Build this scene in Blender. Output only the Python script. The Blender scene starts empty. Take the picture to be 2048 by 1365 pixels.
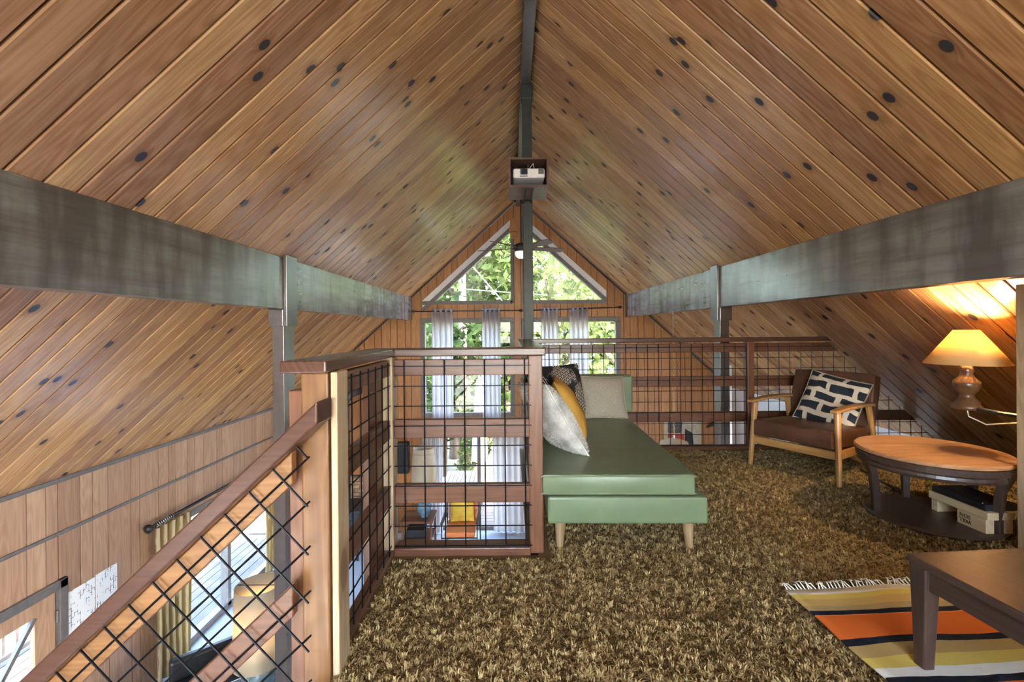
import bpy, math, random
import numpy as np
from mathutils import Matrix, Vector
random.seed(7); rng = np.random.default_rng(7)
scene = bpy.context.scene
COL = scene.collection

# ------------------------------------------------------------------ camera, sky, sun, exposure
CAMZ = 1.15
cam_d = bpy.data.cameras.new('camera'); cam = bpy.data.objects.new('camera', cam_d); COL.objects.link(cam)
cam_d.sensor_width = 36; cam_d.lens = 16.0; cam_d.shift_x = 2/2048; cam_d.shift_y = -24.5/2048
cam_d.clip_start = 0.02; cam_d.clip_end = 500
cam.matrix_world = Matrix.Translation((0, 0, CAMZ)) @ Matrix.Rotation(math.radians(90), 4, 'X') @ Matrix.Rotation(math.radians(-0.5), 4, 'Z')
scene.camera = cam
vs = scene.view_settings
vs.view_transform = 'Standard'; vs.look = 'None'; vs.gamma = 1.0; vs.use_curve_mapping = False
vs.exposure = 1.78
scene.cycles.max_bounces = 5; scene.cycles.diffuse_bounces = 3; scene.cycles.glossy_bounces = 2; scene.cycles.transparent_max_bounces = 10; scene.cycles.caustics_reflective = False; scene.cycles.caustics_refractive = False
scene.cycles.use_adaptive_sampling = True; scene.cycles.adaptive_threshold = 0.1; scene.cycles.adaptive_min_samples = 16

world = bpy.data.worlds.new('sky'); scene.world = world; world.use_nodes = True
wn = world.node_tree; bg = wn.nodes['Background']
sky = wn.nodes.new('ShaderNodeTexSky'); sky.sky_type = 'NISHITA'; sky.sun_disc = False
sky.sun_elevation = math.radians(48); sky.sun_rotation = math.radians(120); sky.air_density = 1.0; sky.dust_density = 2.0
wn.links.new(sky.outputs[0], bg.inputs[0]); bg.inputs[1].default_value = 2.0
sun_d = bpy.data.lights.new('sun', 'SUN'); sun_d.energy = 3.2; sun_d.angle = 0.01; sun_d.color = (1, .95, .86)
sun = bpy.data.objects.new('sun', sun_d); COL.objects.link(sun)
sun.rotation_euler = (math.radians(38), math.radians(18), 0)

RX, RZ, TAN = 0.155, 3.56, 0.906            # ridge position and roof slope
ANG = math.atan(TAN); CA, SA = math.cos(ANG), math.sin(ANG)
YG, YB = 8.5, -2.4                          # window gable and the gable behind the camera
XL, XR = -3.867, 4.05                       # side walls
ZF = -2.6                                   # lower floor
def roof_z(x): return RZ - TAN*abs(x-RX)

def portal(loc, rot, sx, sy):
    d = bpy.data.lights.new('daylight_portal', 'AREA'); d.shape = 'RECTANGLE'; d.size = sx; d.size_y = sy
    d.cycles.is_portal = True
    o = bpy.data.objects.new('daylight_portal', d); COL.objects.link(o); o.location = loc; o.rotation_euler = rot
portal((0.1, YG+.12, 1.0), (math.radians(-90), 0, 0), 4.2, 4.6)
portal((-.7, YG+.12, -1.6), (math.radians(-90), 0, 0), 2.2, 2.0)
portal((XL-.12, 6.2, -1.75), (0, math.radians(-90), 0), 1.8, 2.8)

def window_light(loc, rot, sx, sy, power, color=(1, .97, .93)):
    d = bpy.data.lights.new('window_daylight', 'AREA'); d.shape = 'RECTANGLE'; d.size = sx; d.size_y = sy; d.energy = power; d.color = color
    o = bpy.data.objects.new('window_daylight', d); COL.objects.link(o); o.location = loc; o.rotation_euler = rot
window_light((RX, YB+.04, 1.28), (math.radians(90), 0, 0), 2.65, 1.7, 44)                 # unseen fill light at the window added behind the camera
window_light((-2.3, YB+.04, -1.5), (math.radians(90), 0, 0), 2.2, 1.6, 35)                  # unseen fill for the lower room, at the window added under the stairs
window_light((XR-.04, 2.2, -1.3), (0, math.radians(90), 0), 1.3, 2.6, 60)                   # unseen fill for the lower room, at the window added under the loft

# ------------------------------------------------------------------ helpers
class MB:
    def __init__(s): s.v = []; s.f = []
    def add(s, vs_, fs):
        n = len(s.v); s.v += [tuple(p) for p in vs_]; s.f += [tuple(i+n for i in f) for f in fs]; return s
    def box(s, x0, x1, y0, y1, z0, z1, M=None):
        p = [(x0,y0,z0),(x1,y0,z0),(x1,y1,z0),(x0,y1,z0),(x0,y0,z1),(x1,y0,z1),(x1,y1,z1),(x0,y1,z1)]
        if M: p = [M @ Vector(q) for q in p]
        return s.add(p, [(0,3,2,1),(4,5,6,7),(0,1,5,4),(1,2,6,5),(2,3,7,6),(3,0,4,7)])
    def prism(s, poly, a, b, axis='y', M=None):
        n = len(poly)
        def pt(q, t): return {'y': (q[0], t, q[1]), 'x': (t, q[0], q[1]), 'z': (q[0], q[1], t)}[axis]
        p = [pt(q, a) for q in poly] + [pt(q, b) for q in poly]
        if M: p = [M @ Vector(q) for q in p]
        return s.add(p, [tuple(range(n))[::-1], tuple(range(n, 2*n))] + [(i, (i+1) % n, n+(i+1) % n, n+i) for i in range(n)])
    def tube(s, pts, r, n=8, closed=False):
        pts = [Vector(p) for p in pts]; m = len(pts); rs = r if isinstance(r, (list, tuple)) else [r]*m
        vs_ = []
        for i, p in enumerate(pts):
            a = pts[i-1] if (i > 0 or closed) else p; b = pts[(i+1) % m] if (i < m-1 or closed) else p
            t = (b-a).normalized(); up = Vector((0,0,1)) if abs(t.z) < .9 else Vector((1,0,0))
            u = t.cross(up).normalized(); w = t.cross(u)
            for k in range(n):
                q = 2*math.pi*(k+.5)/n; vs_.append(p + (u*math.cos(q)+w*math.sin(q))*rs[i])
        fs = []
        for i in range(m if closed else m-1):
            for k in range(n):
                a = i*n; b = ((i+1) % m)*n; fs.append((a+k, a+(k+1) % n, b+(k+1) % n, b+k))
        if not closed: fs += [tuple(range(n))[::-1], tuple(range((m-1)*n, m*n))]
        return s.add(vs_, fs)
    def lathe(s, prof, c=(0,0,0), n=28, cap=True):
        vs_ = [(c[0]+r*math.cos(2*math.pi*k/n), c[1]+r*math.sin(2*math.pi*k/n), c[2]+z) for r, z in prof for k in range(n)]
        fs = [(i*n+k, i*n+(k+1) % n, (i+1)*n+(k+1) % n, (i+1)*n+k) for i in range(len(prof)-1) for k in range(n)]
        if cap: fs += [tuple(range(n))[::-1], tuple(range((len(prof)-1)*n, len(prof)*n))]
        return s.add(vs_, fs)
    def build(s, name, mat, parent=None, M=None, bevel=0, smooth=False, seg=2, solid=0):
        me = bpy.data.meshes.new(name); me.from_pydata(s.v, [], s.f); me.update()
        if mat: me.materials.append(mat)
        o = bpy.data.objects.new(name, me); COL.objects.link(o)
        if M is not None: o.matrix_world = M
        if parent: o.parent = parent
        if smooth:
            me.polygons.foreach_set('use_smooth', [True]*len(me.polygons))
        if solid:
            m = o.modifiers.new('s', 'SOLIDIFY'); m.thickness = solid; m.offset = 0
        if bevel:
            m = o.modifiers.new('b', 'BEVEL'); m.width = bevel; m.segments = seg; m.limit_method = 'ANGLE'; m.angle_limit = math.radians(40)
        return o
def tag(o, label, cat, group=None, kind=None):
    o['label'] = label; o['category'] = cat
    if group: o['group'] = group
    if kind: o['kind'] = kind
    return o
def empty(name, loc=(0,0,0), M=None):
    o = bpy.data.objects.new(name, None); COL.objects.link(o); o.empty_display_size = .1
    o.matrix_world = M if M is not None else Matrix.Translation(loc)
    bpy.context.view_layer.update()
    return o
def part(mb, name, mat, parent, **k):
    """mesh given in world coordinates, kept in place under its parent"""
    o = mb.build(name, mat, None, **k); o.parent = parent; o.matrix_parent_inverse = parent.matrix_world.inverted(); return o
def local(mb, name, mat, parent, **k):
    """mesh given in the parent's own coordinates"""
    return mb.build(name, mat, parent, **k)
def box(x0,x1,y0,y1,z0,z1): return MB().box(x0,x1,y0,y1,z0,z1)

# ------------------------------------------------------------------ materials
def new_mat(name):
    m = bpy.data.materials.new(name); m.use_nodes = True
    nt = m.node_tree; return m, nt, nt.nodes['Principled BSDF'], nt.nodes['Material Output']
def N(nt, t, **k):
    n = nt.nodes.new('ShaderNode'+t)
    for a, b in k.items(): setattr(n, a, b)
    return n
def ramp(nt, src, stops):
    r = N(nt, 'ValToRGB'); e = r.color_ramp.elements
    while len(e) < len(stops): e.new(.5)
    for i, (p, c) in enumerate(stops): e[i].position = p; e[i].color = (*c, 1) if len(c) == 3 else c
    nt.links.new(src, r.inputs[0]); return r.outputs[0]
def mix(nt, f, a, b, mode='MIX'):
    m = N(nt, 'MixRGB', blend_type=mode)
    for s, i in ((f, 0), (a, 1), (b, 2)):
        if hasattr(s, 'links'): nt.links.new(s, m.inputs[i])
        else: m.inputs[i].default_value = s if i == 0 else (*s, 1)
    return m.outputs[0]
def mathn(nt, op, a, b=None):
    m = N(nt, 'Math', operation=op)
    for s, i in ((a, 0), (b, 1)):
        if s is None: continue
        if hasattr(s, 'links'): nt.links.new(s, m.inputs[i])
        else: m.inputs[i].default_value = s
    return m.outputs[0]
def plain(name, c, rough=.6, metal=0, noise=.15, scale=20, bump=0, spec=.5, ior=None):
    m, nt, b, out = new_mat(name)
    tc = N(nt, 'TexCoord'); nz = N(nt, 'TexNoise'); nz.inputs['Scale'].default_value = scale; nz.inputs['Detail'].default_value = 5
    nt.links.new(tc.outputs['Object'], nz.inputs['Vector'])
    lo = tuple(x*(1-noise) for x in c); hi = tuple(min(1, x*(1+noise)) for x in c)
    nt.links.new(ramp(nt, nz.outputs['Fac'], [(.3, lo), (.7, hi)]), b.inputs['Base Color'])
    b.inputs['Roughness'].default_value = rough; b.inputs['Metallic'].default_value = metal
    b.inputs['Specular IOR Level'].default_value = spec
    if ior: b.inputs['IOR'].default_value = ior
    if bump:
        bp = N(nt, 'Bump'); bp.inputs['Strength'].default_value = bump; bp.inputs['Distance'].default_value = .004
        nt.links.new(nz.outputs['Fac'], bp.inputs['Height']); nt.links.new(bp.outputs[0], b.inputs['Normal'])
    return m
def wood(name, tones, dark, axis='y', knots=False, rough=.35, streak=70, var=True, dens=(3.0, 2.0), spec=.5, knotcol=(.045, .042, .05), dk=.55):
    """grain runs along the object's own axis; every object draws its own tone and offset"""
    m, nt, b, out = new_mat(name); L = nt.links.new
    tc = N(nt, 'TexCoord'); oi = N(nt, 'ObjectInfo')
    sep = N(nt, 'SeparateXYZ'); L(tc.outputs['Object'], sep.inputs[0])
    ax = 'xyz'.index(axis); al = sep.outputs[ax]; c1 = sep.outputs[(ax+1) % 3]; c2 = sep.outputs[(ax+2) % 3]
    rnd = oi.outputs['Random']
    off = mathn(nt, 'MULTIPLY', rnd, 91.7)
    across = mathn(nt, 'ADD', c1, c2) if axis != 'y' else mathn(nt, 'ADD', c2, mathn(nt, 'MULTIPLY', c1, .6))
    comb = N(nt, 'CombineXYZ')
    L(mathn(nt, 'ADD', across, off), comb.inputs[0]); L(mathn(nt, 'ADD', al, off), comb.inputs[1])
    # knots
    kn = None; wob = None
    if knots:
        mp = N(nt, 'Mapping'); L(comb.outputs[0], mp.inputs[0]); mp.inputs['Scale'].default_value = (dens[0], dens[1], 1)
        vo = N(nt, 'TexVoronoi', voronoi_dimensions='2D'); vo.inputs['Scale'].default_value = 1; L(mp.outputs[0], vo.inputs['Vector'])
        kd = vo.outputs['Distance']
        kn = ramp(nt, kd, [(.055, (1,1,1)), (.07, (0,0,0))])
        halo = ramp(nt, kd, [(.05, (1,1,1)), (.16, (0,0,0))])
        wob = mathn(nt, 'MULTIPLY', halo, .035)
    mp2 = N(nt, 'Mapping'); L(comb.outputs[0], mp2.inputs[0]); mp2.inputs['Scale'].default_value = (streak, 1.6, 1)
    n1 = N(nt, 'TexNoise'); n1.inputs['Scale'].default_value = 1; n1.inputs['Detail'].default_value = 4; n1.inputs['Distortion'].default_value = .6
    v2 = mp2.outputs[0]
    if wob:
        va = N(nt, 'VectorMath', operation='ADD'); L(v2, va.inputs[0]); cw = N(nt, 'CombineXYZ'); L(mathn(nt, 'MULTIPLY', wob, 60), cw.inputs[0]); L(cw.outputs[0], va.inputs[1]); v2 = va.outputs[0]
    L(v2, n1.inputs['Vector'])
    mp3 = N(nt, 'Mapping'); L(comb.outputs[0], mp3.inputs[0]); mp3.inputs['Scale'].default_value = (9, .8, 1)
    wv = N(nt, 'TexNoise'); wv.inputs['Scale'].default_value = 1; wv.inputs['Detail'].default_value = 1; L(mp3.outputs[0], wv.inputs['Vector'])
    rings = mathn(nt, 'SINE', mathn(nt, 'MULTIPLY', wv.outputs['Fac'], 75))
    grain = mathn(nt, 'ADD', mathn(nt, 'MULTIPLY', n1.outputs['Fac'], .75), mathn(nt, 'MULTIPLY', rings, .09))
    gcol = ramp(nt, grain, [(.22, dark), (.55, (1, 1, 1))])
    k = len(tones)
    base = ramp(nt, rnd, [(i/(k-1) if k > 1 else 0, t) for i, t in enumerate(tones)] if k > 1 else [(0, tones[0]), (1, tones[0])])
    col = mix(nt, dk, base, gcol, 'MULTIPLY')
    if knots:
        col = mix(nt, mathn(nt, 'MULTIPLY', halo, .55), col, (.2, .09, .035))
        col = mix(nt, kn, col, knotcol)
    L(col, b.inputs['Base Color']); b.inputs['Roughness'].default_value = rough; b.inputs['Specular IOR Level'].default_value = spec
    bp = N(nt, 'Bump'); bp.inputs['Strength'].default_value = .12; bp.inputs['Distance'].default_value = .002
    L(grain, bp.inputs['Height']); L(bp.outputs[0], b.inputs['Normal'])
    return m
M = {}
CEIL = [(.38,.205,.105), (.62,.375,.165), (.35,.19,.105), (.66,.42,.205), (.54,.31,.135), (.43,.24,.135), (.67,.40,.165)]
M['ceil'] = wood('knotty_cedar', CEIL, (.42,.27,.18), 'y', True, .24, 70)
M['gap'] = plain('dark_groove', (.035,.02,.012), .9)
GAB = [(.52,.24,.075), (.44,.19,.06), (.56,.27,.09), (.48,.22,.07)]
M['gable'] = wood('orange_panelling', GAB, (.6,.45,.35), 'z', False, .42, 40)
M['lwall'] = wood('tan_panelling', [(.42,.26,.165), (.36,.215,.135), (.47,.30,.19), (.40,.235,.15)], (.6,.45,.36), 'z', False, .42, 30)  # same panelling as the gable, with bluish daylight put into its tones
M['rail'] = wood('redwood_rail', [(.135,.053,.025), (.16,.063,.03), (.115,.045,.022)], (.4,.3,.25), 'x', True, .38, 60, dens=(2.2, 1.4), knotcol=(.06,.03,.02))
M['rail_y'] = wood('redwood_rail_y', [(.17,.085,.048), (.20,.10,.055)], (.4,.3,.25), 'y', False, .35, 60)
M['rail_z'] = wood('redwood_rail_z', [(.165,.064,.028), (.19,.075,.033)], (.42,.3,.25), 'z', False, .38, 45)
M['cap'] = wood('dark_rail_cap', [(.085,.036,.022), (.10,.044,.027)], (.4,.3,.25), 'x', False, .3, 50)
M['cap_y'] = wood('dark_rail_cap_y', [(.10,.045,.03), (.115,.05,.033)], (.4,.3,.25), 'y', False, .25, 50)
M['plank_o'] = wood('orange_plank', [(.27,.12,.036), (.24,.10,.03)], (.45,.33,.25), 'x', True, .4, 45, dens=(1.6, 1.6), knotcol=(.1,.04,.02))
M['newel'] = wood('fir_newel', [(.22,.10,.033), (.20,.088,.029)], (.45,.33,.25), 'z', False, .4, 30)
M['pale'] = wood('pale_fir', [(.56,.43,.27), (.52,.39,.25)], (.55,.45,.35), 'z', True, .5, 25, dens=(2, .9), knotcol=(.22,.13,.07))
M['wire'] = plain('black_wire', (.012,.013,.017), .38, .7, spec=.6)
def beam_mat():
    m, nt, b, out = new_mat('weathered_beam_paint'); L = nt.links.new
    tc = N(nt, 'TexCoord'); mp = N(nt, 'Mapping'); L(tc.outputs['Object'], mp.inputs[0]); mp.inputs['Scale'].default_value = (9, .9, 9)
    n = N(nt, 'TexNoise'); n.inputs['Scale'].default_value = 1.2; n.inputs['Detail'].default_value = 8; n.inputs['Roughness'].default_value = .65; L(mp.outputs[0], n.inputs['Vector'])
    mp2 = N(nt, 'Mapping'); L(tc.outputs['Object'], mp2.inputs[0]); mp2.inputs['Scale'].default_value = (2, 6, 1.2)
    n2 = N(nt, 'TexNoise'); n2.inputs['Scale'].default_value = 1; n2.inputs['Detail'].default_value = 6; L(mp2.outputs[0], n2.inputs['Vector'])
    c = ramp(nt, n.outputs['Fac'], [(.3, (.11,.10,.095)), (.55, (.21,.215,.205)), (.8, (.30,.31,.295))])  # worn paint, its grey lightened to carry the gable window reflection
    c = mix(nt, ramp(nt, n2.outputs['Fac'], [(.42, (0,0,0)), (.62, (.75,.75,.75))]), c, (.06,.05,.046))
    L(c, b.inputs['Base Color']); b.inputs['Roughness'].default_value = .26; b.inputs['IOR'].default_value = 1.8
    b.inputs['Specular IOR Level'].default_value = .75
    bp = N(nt, 'Bump'); bp.inputs['Strength'].default_value = .35; bp.inputs['Distance'].default_value = .006
    L(n.outputs['Fac'], bp.inputs['Height']); L(bp.outputs[0], b.inputs['Normal']); return m
M['beam'] = beam_mat()
M['post_dark'] = plain('dark_green_post_paint', (.022,.03,.026), .5, 0, .3, 14, .1)
M['post'] = plain('brown_post_paint', (.05,.036,.031), .3, 0, .3, 14, .1, .8, 1.8)
M['white'] = plain('white_paint', (.8,.8,.8), .6, noise=.04)
M['frame'] = plain('window_frame_grey', (.17,.15,.135), .45)
M['trimgrey'] = plain('grey_moulding', (.13,.115,.11), .4)
M['black'] = plain('black_satin', (.015,.015,.017), .4)
M['iron'] = plain('stove_iron', (.02,.02,.022), .55)
M['chrome'] = plain('steel', (.5,.5,.5), .25, 1)
M['green'] = plain('green_vinyl', (.13,.165,.085), .34, noise=.08, scale=9, bump=.12, spec=.6)
M['leather'] = plain('brown_leather', (.085,.036,.02), .38, noise=.3, scale=12, bump=.2)
M['oak'] = wood('oak_frame', [(.44,.23,.075), (.48,.26,.09)], (.5,.38,.3), 'z', False, .35, 40)
M['oak_x'] = wood('oak_frame_x', [(.44,.23,.075), (.48,.26,.09)], (.5,.38,.3), 'x', False, .35, 40)
M['dkwood'] = wood('dark_walnut', [(.055,.034,.024), (.065,.04,.03)], (.45,.4,.38), 'y', False, .33, 40)
M['dkwood_z'] = wood('dark_walnut_z', [(.05,.032,.024), (.06,.037,.028)], (.45,.4,.38), 'z', False, .35, 40)
M['tabletop'] = wood('wood_tabletop', [(.46,.24,.115)], (.4,.3,.25), 'x', False, .3, 55)
M['lightwood'] = wood('pine_crate', [(.66,.53,.32)], (.7,.6,.5), 'y', False, .6, 30)
M['legwood'] = wood('daybed_leg', [(.33,.22,.11)], (.45,.35,.3), 'z', False, .4, 30)
M['brick'] = plain('tan_brick', (.42,.27,.17), .85, noise=.35, scale=11, bump=.3)
M['mortar'] = plain('mortar', (.25,.21,.18), .95)
M['carpet2'] = plain('grey_carpet', (.40,.43,.48), .95, noise=.35, scale=180, bump=.4)
M['orange'] = plain('orange_vinyl', (.56,.16,.045), .4, noise=.1)
M['mustard'] = plain('mustard_cloth', (.56,.29,.045), .8, noise=.18, scale=7)
M['yellow'] = plain('yellow_cloth', (.62,.42,.05), .8, noise=.2, scale=7)
M['fur'] = plain('white_fur', (.52,.48,.43), .95, noise=.3, scale=11, bump=.8)
M['linen'] = plain('beige_linen', (.30,.25,.185), .95, noise=.22, scale=160, bump=.4)
M['rope'] = plain('white_fringe', (.72,.68,.58), .95)
M['ground'] = plain('dry_ground', (.20,.17,.12), .95, noise=.35, scale=.8)
M['deck'] = plain('grey_deck', (.15,.125,.11), .85, noise=.25, scale=3)
M['bark'] = plain('bark', (.16,.115,.085), .9, noise=.4, scale=5, bump=.5)
M['pole'] = plain('pole_wood', (.17,.13,.11), .9, noise=.3)
M['blueglaze'] = plain('blue_ceramic', (.10,.17,.23), .2, noise=.5, scale=14)
M['bulb'] = None
def glass_mat():
    m, nt, b, out = new_mat('window_glass'); nt.nodes.remove(b)
    t = N(nt, 'BsdfTransparent'); t.inputs[0].default_value = (.93,.95,.94,1); g = N(nt, 'BsdfGlossy'); g.inputs['Roughness'].default_value = .02
    f = N(nt, 'LayerWeight'); mx = N(nt, 'MixShader')
    nt.links.new(mathn(nt, 'ADD', mathn(nt, 'MULTIPLY', mathn(nt, 'POWER', f.outputs['Facing'], 5), .5), .025), mx.inputs[0]); nt.links.new(t.outputs[0], mx.inputs[1]); nt.links.new(g.outputs[0], mx.inputs[2]); nt.links.new(mx.outputs[0], out.inputs[0]); return m
M['glass'] = glass_mat()
def cloth_trans(name, c, trans=.5, transp=0, stripe=None):
    m, nt, b, out = new_mat(name); L = nt.links.new
    d = N(nt, 'BsdfDiffuse'); t = N(nt, 'BsdfTranslucent'); col = None
    tc = N(nt, 'TexCoord'); nz = N(nt, 'TexNoise'); nz.inputs['Scale'].default_value = 3; L(tc.outputs['Object'], nz.inputs[0])
    if stripe:
        w = N(nt, 'TexWave', wave_type='BANDS', bands_direction='Y'); w.inputs['Scale'].default_value = 6; w.inputs['Distortion'].default_value = 1.5; L(tc.outputs['Object'], w.inputs[0])
        col = ramp(nt, w.outputs['Fac'], [(.35, c), (.6, stripe)])
    else: col = ramp(nt, nz.outputs['Fac'], [(.3, tuple(x*.88 for x in c)), (.7, c)])
    L(col, d.inputs[0]); L(col, t.inputs[0]); mx = N(nt, 'MixShader'); mx.inputs[0].default_value = trans; L(d.outputs[0], mx.inputs[1]); L(t.outputs[0], mx.inputs[2]); res = mx.outputs[0]
    if transp:
        tr = N(nt, 'BsdfTransparent'); m2 = N(nt, 'MixShader'); m2.inputs[0].default_value = transp; L(res, m2.inputs[1]); L(tr.outputs[0], m2.inputs[2]); res = m2.outputs[0]
    L(res, out.inputs[0]); return m
M['sheer'] = cloth_trans('grey_sheer', (.74,.70,.71), .6, .22)
M['drape'] = cloth_trans('striped_drape', (.62,.52,.34), .4, 0, (.40,.29,.13))
M['shade_w'] = cloth_trans('cream_shade', (.82,.74,.58), .45)
M['shade_o'] = cloth_trans('amber_shade', (.86,.60,.28), .55)
def leaf_mat(name, a, b_, trans=.4):
    m, nt, b, out = new_mat(name); L = nt.links.new
    tc = N(nt, 'TexCoord'); nz = N(nt, 'TexNoise'); nz.inputs['Scale'].default_value = 1.2; nz.inputs['Detail'].default_value = 6; L(tc.outputs['Object'], nz.inputs[0])
    c = ramp(nt, nz.outputs['Fac'], [(.35, a), (.65, b_)])
    d = N(nt, 'BsdfDiffuse'); t = N(nt, 'BsdfTranslucent'); L(c, d.inputs[0]); L(c, t.inputs[0]); mx = N(nt, 'MixShader'); mx.inputs[0].default_value = trans
    L(d.outputs[0], mx.inputs[1]); L(t.outputs[0], mx.inputs[2]); L(mx.outputs[0], out.inputs[0]); return m
M['leaf'] = leaf_mat('green_leaf', (.04,.07,.018), (.14,.18,.05))
M['leaf2'] = leaf_mat('pale_leaf', (.09,.12,.035), (.24,.26,.095))
M['leaf3'] = leaf_mat('dark_leaf', (.025,.045,.018), (.08,.12,.04))
# ------------------------------------------------------------------ roof boards
def roof_matrix(side, y):
    if side < 0: cols = [(0,-1,0), (-CA,0,-SA), (SA,0,-CA)]
    else: cols = [(0,1,0), (CA,0,-SA), (-SA,0,-CA)]
    m = Matrix([[cols[j][i] for j in range(3)] for i in range(3)]).to_4x4(); return Matrix.Translation((RX, y, RZ)) @ m
PITCH = 0.14
for side, nm, xe, lab in ((-1, 'ceiling_left', XL, 'sloping knotty cedar plank ceiling left of the ridge'), (1, 'ceiling_right', XR, 'sloping knotty cedar plank ceiling right of the ridge')):
    Ln = abs(xe-RX)/CA
    root = MB().box(-(YG-YB)/2-.15, (YG-YB)/2+.15, -.02, Ln+.25, -.10, -.021).build(nm, M['gap'], M=roof_matrix(side, (YG+YB)/2))
    tag(root, lab, 'ceiling', kind='structure'); bpy.context.view_layer.update()
    w = PITCH/2-.0045; b = .005
    mb = MB().prism([(-w, -.02), (w, -.02), (w, -b), (w-b, 0), (-w+b, 0), (-w, -b)], 0, Ln, 'y')
    me = None; y0 = 1.803 - 26*PITCH + PITCH/2
    for i in range(200):
        y = y0 + i*PITCH
        if y < YB+.1: continue
        if y > YG-.05: break
        if me is None:
            o = mb.build('board', M['ceil']); me = o.data
        else:
            o = bpy.data.objects.new('board', me); COL.objects.link(o)
        o.parent = root; o.matrix_parent_inverse = root.matrix_world.inverted(); o.matrix_world = roof_matrix(side, y)

# ------------------------------------------------------------------ board-clad walls
def clad(root, mat, u0, u1, holes_at, place, widths, breaks=(), thick=.018, name='panel'):
    """vertical boards between u0 and u1; holes_at(u) gives the solid z-intervals; place maps (u, z, depth) to world"""
    u = u0; i = 0
    while u < u1-1e-4:
        w = widths[i % len(widths)]; i += 1
        a, b = u, min(u+w, u1); u = b
        cuts = sorted([a+.004] + [x for x in breaks if a+.004 < x < b-.004] + [b-.004])
        segs = []
        for p, q in zip(cuts, cuts[1:]):
            L_, R_ = holes_at(p+1e-4), holes_at(q-1e-4)
            if len(L_) != len(R_): continue
            for (l0, l1), (r0, r1) in zip(L_, R_): segs.append((p, q, l0, l1, r0, r1))
        if not segs: continue
        mb = MB()
        for p, q, l0, l1, r0, r1 in segs:
            vs_ = [place(p, l0, 0), place(q, r0, 0), place(q, r1, 0), place(p, l1, 0), place(p, l0, thick), place(q, r0, thick), place(q, r1, thick), place(p, l1, thick)]
            mb.add(vs_, [(0,1,2,3), (7,6,5,4), (0,4,5,1), (1,5,6,2), (2,6,7,3), (3,7,4,0)])
        part(mb, name, mat, root)
def subtract(iv, lo, hi):
    out = []
    for a, b in iv:
        if hi <= a or lo >= b: out.append((a, b)); continue
        if lo > a: out.append((a, lo))
        if hi < b: out.append((hi, b))
    return out
# window gable
HW = [(-1.67, .047), (.215, 2.02)]; ZW0, ZW1 = -.475, 1.337
TRI = [(-1.65, .03), (.24, 1.78)]; ZT = 1.63
DOOR = (-1.6, .25, ZF+.03, -.75)
def gable_iv(x):
    iv = [(ZF, roof_z(x)-.005)]
    for a, b in HW:
        if a < x < b: iv = subtract(iv, ZW0, ZW1)
    for a, b in TRI:
        if a < x < b and roof_z(x)-.25 > ZT: iv = subtract(iv, ZT, roof_z(x)-.25)
    if DOOR[0] < x < DOOR[1]: iv = subtract(iv, DOOR[2], DOOR[3])
    return [(a, b) for a, b in iv if b-a > .004]
gr = MB()
def wall_slab(root_name, mat, u0, u1, iv, place, breaks, thick, lab):
    mb = MB(); cuts = sorted([u0, u1] + [x for x in breaks if u0 < x < u1])
    for p, q in zip(cuts, cuts[1:]):
        L_, R_ = iv(p+1e-4), iv(q-1e-4)
        if len(L_) != len(R_): continue
        for (l0, l1), (r0, r1) in zip(L_, R_):
            vs_ = [place(p, l0, 0), place(q, r0, 0), place(q, r1, 0), place(p, l1, 0), place(p, l0, thick), place(q, r0, thick), place(q, r1, thick), place(p, l1, thick)]
            mb.add(vs_, [(0,1,2,3), (7,6,5,4), (0,4,5,1), (1,5,6,2), (2,6,7,3), (3,7,4,0)])
    o = mb.build(root_name, mat); tag(o, lab, 'wall', kind='structure'); bpy.context.view_layer.update(); return o
GB = [RX, -1.67, .047, .215, 2.02, -1.65, .03, .24, 1.78, -1.6, .25] + [RX-(RZ-.25-ZT)/TAN, RX+(RZ-.25-ZT)/TAN]
wg = wall_slab('wall_front', M['gap'], XL-.02, XR+.02, gable_iv, lambda u, z, d: (u, YG+.019+d, z), GB, .1, 'orange panelled gable wall with the tall windows')
clad(wg, M['gable'], XL, XR, gable_iv, lambda u, z, d: (u, YG+d, z), [.15, .11, .19, .13, .17, .12], GB)
# left wall: door and sliding glass door
LD = (2.93, 3.86, ZF, -1.03); LS = (4.95, 7.45, ZF+.03, -1.02); EL = roof_z(XL)
def left_iv(y):
    iv = [(ZF, EL)]
    if LD[0] < y < LD[1]: iv = subtract(iv, LD[2]-.01, LD[3])
    if LS[0] < y < LS[1]: iv = subtract(iv, LS[2], LS[3])
    return iv
LB = [LD[0], LD[1], LS[0], LS[1]]
wl = wall_slab('wall_left', M['gap'], YB, YG, left_iv, lambda u, z, d: (XL-.019-d, u, z), LB, .1, 'tan panelled side wall below the left roof slope')
clad(wl, M['lwall'], .3, YG, left_iv, lambda u, z, d: (XL-d, u, z), [.26, .11, .25, .15, .10, .20, .12, .16], LB)
t = box(XL, XL+.02, .3, YG, EL-.045, EL-.005).build('trim_1', M['trimgrey'], bevel=.006); tag(t, 'grey moulding along the top of the tan panelled wall', 'moulding', kind='structure')
t = box(XL, XL+.018, .3, YG, -.575, -.545).build('trim_2', M['trimgrey'], bevel=.006); tag(t, 'grey moulding strip across the middle of the tan panelled wall', 'moulding', kind='structure')
wr = wall_slab('wall_right', M['white'], YB, YG, lambda y: subtract([(ZF, roof_z(XR))], -1.95, -.65) if .85 < y < 3.55 else [(ZF, roof_z(XR))], lambda u, z, d: (XR+d, u, z), [.85, 3.55], .1, 'white side wall below the right roof slope')
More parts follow.
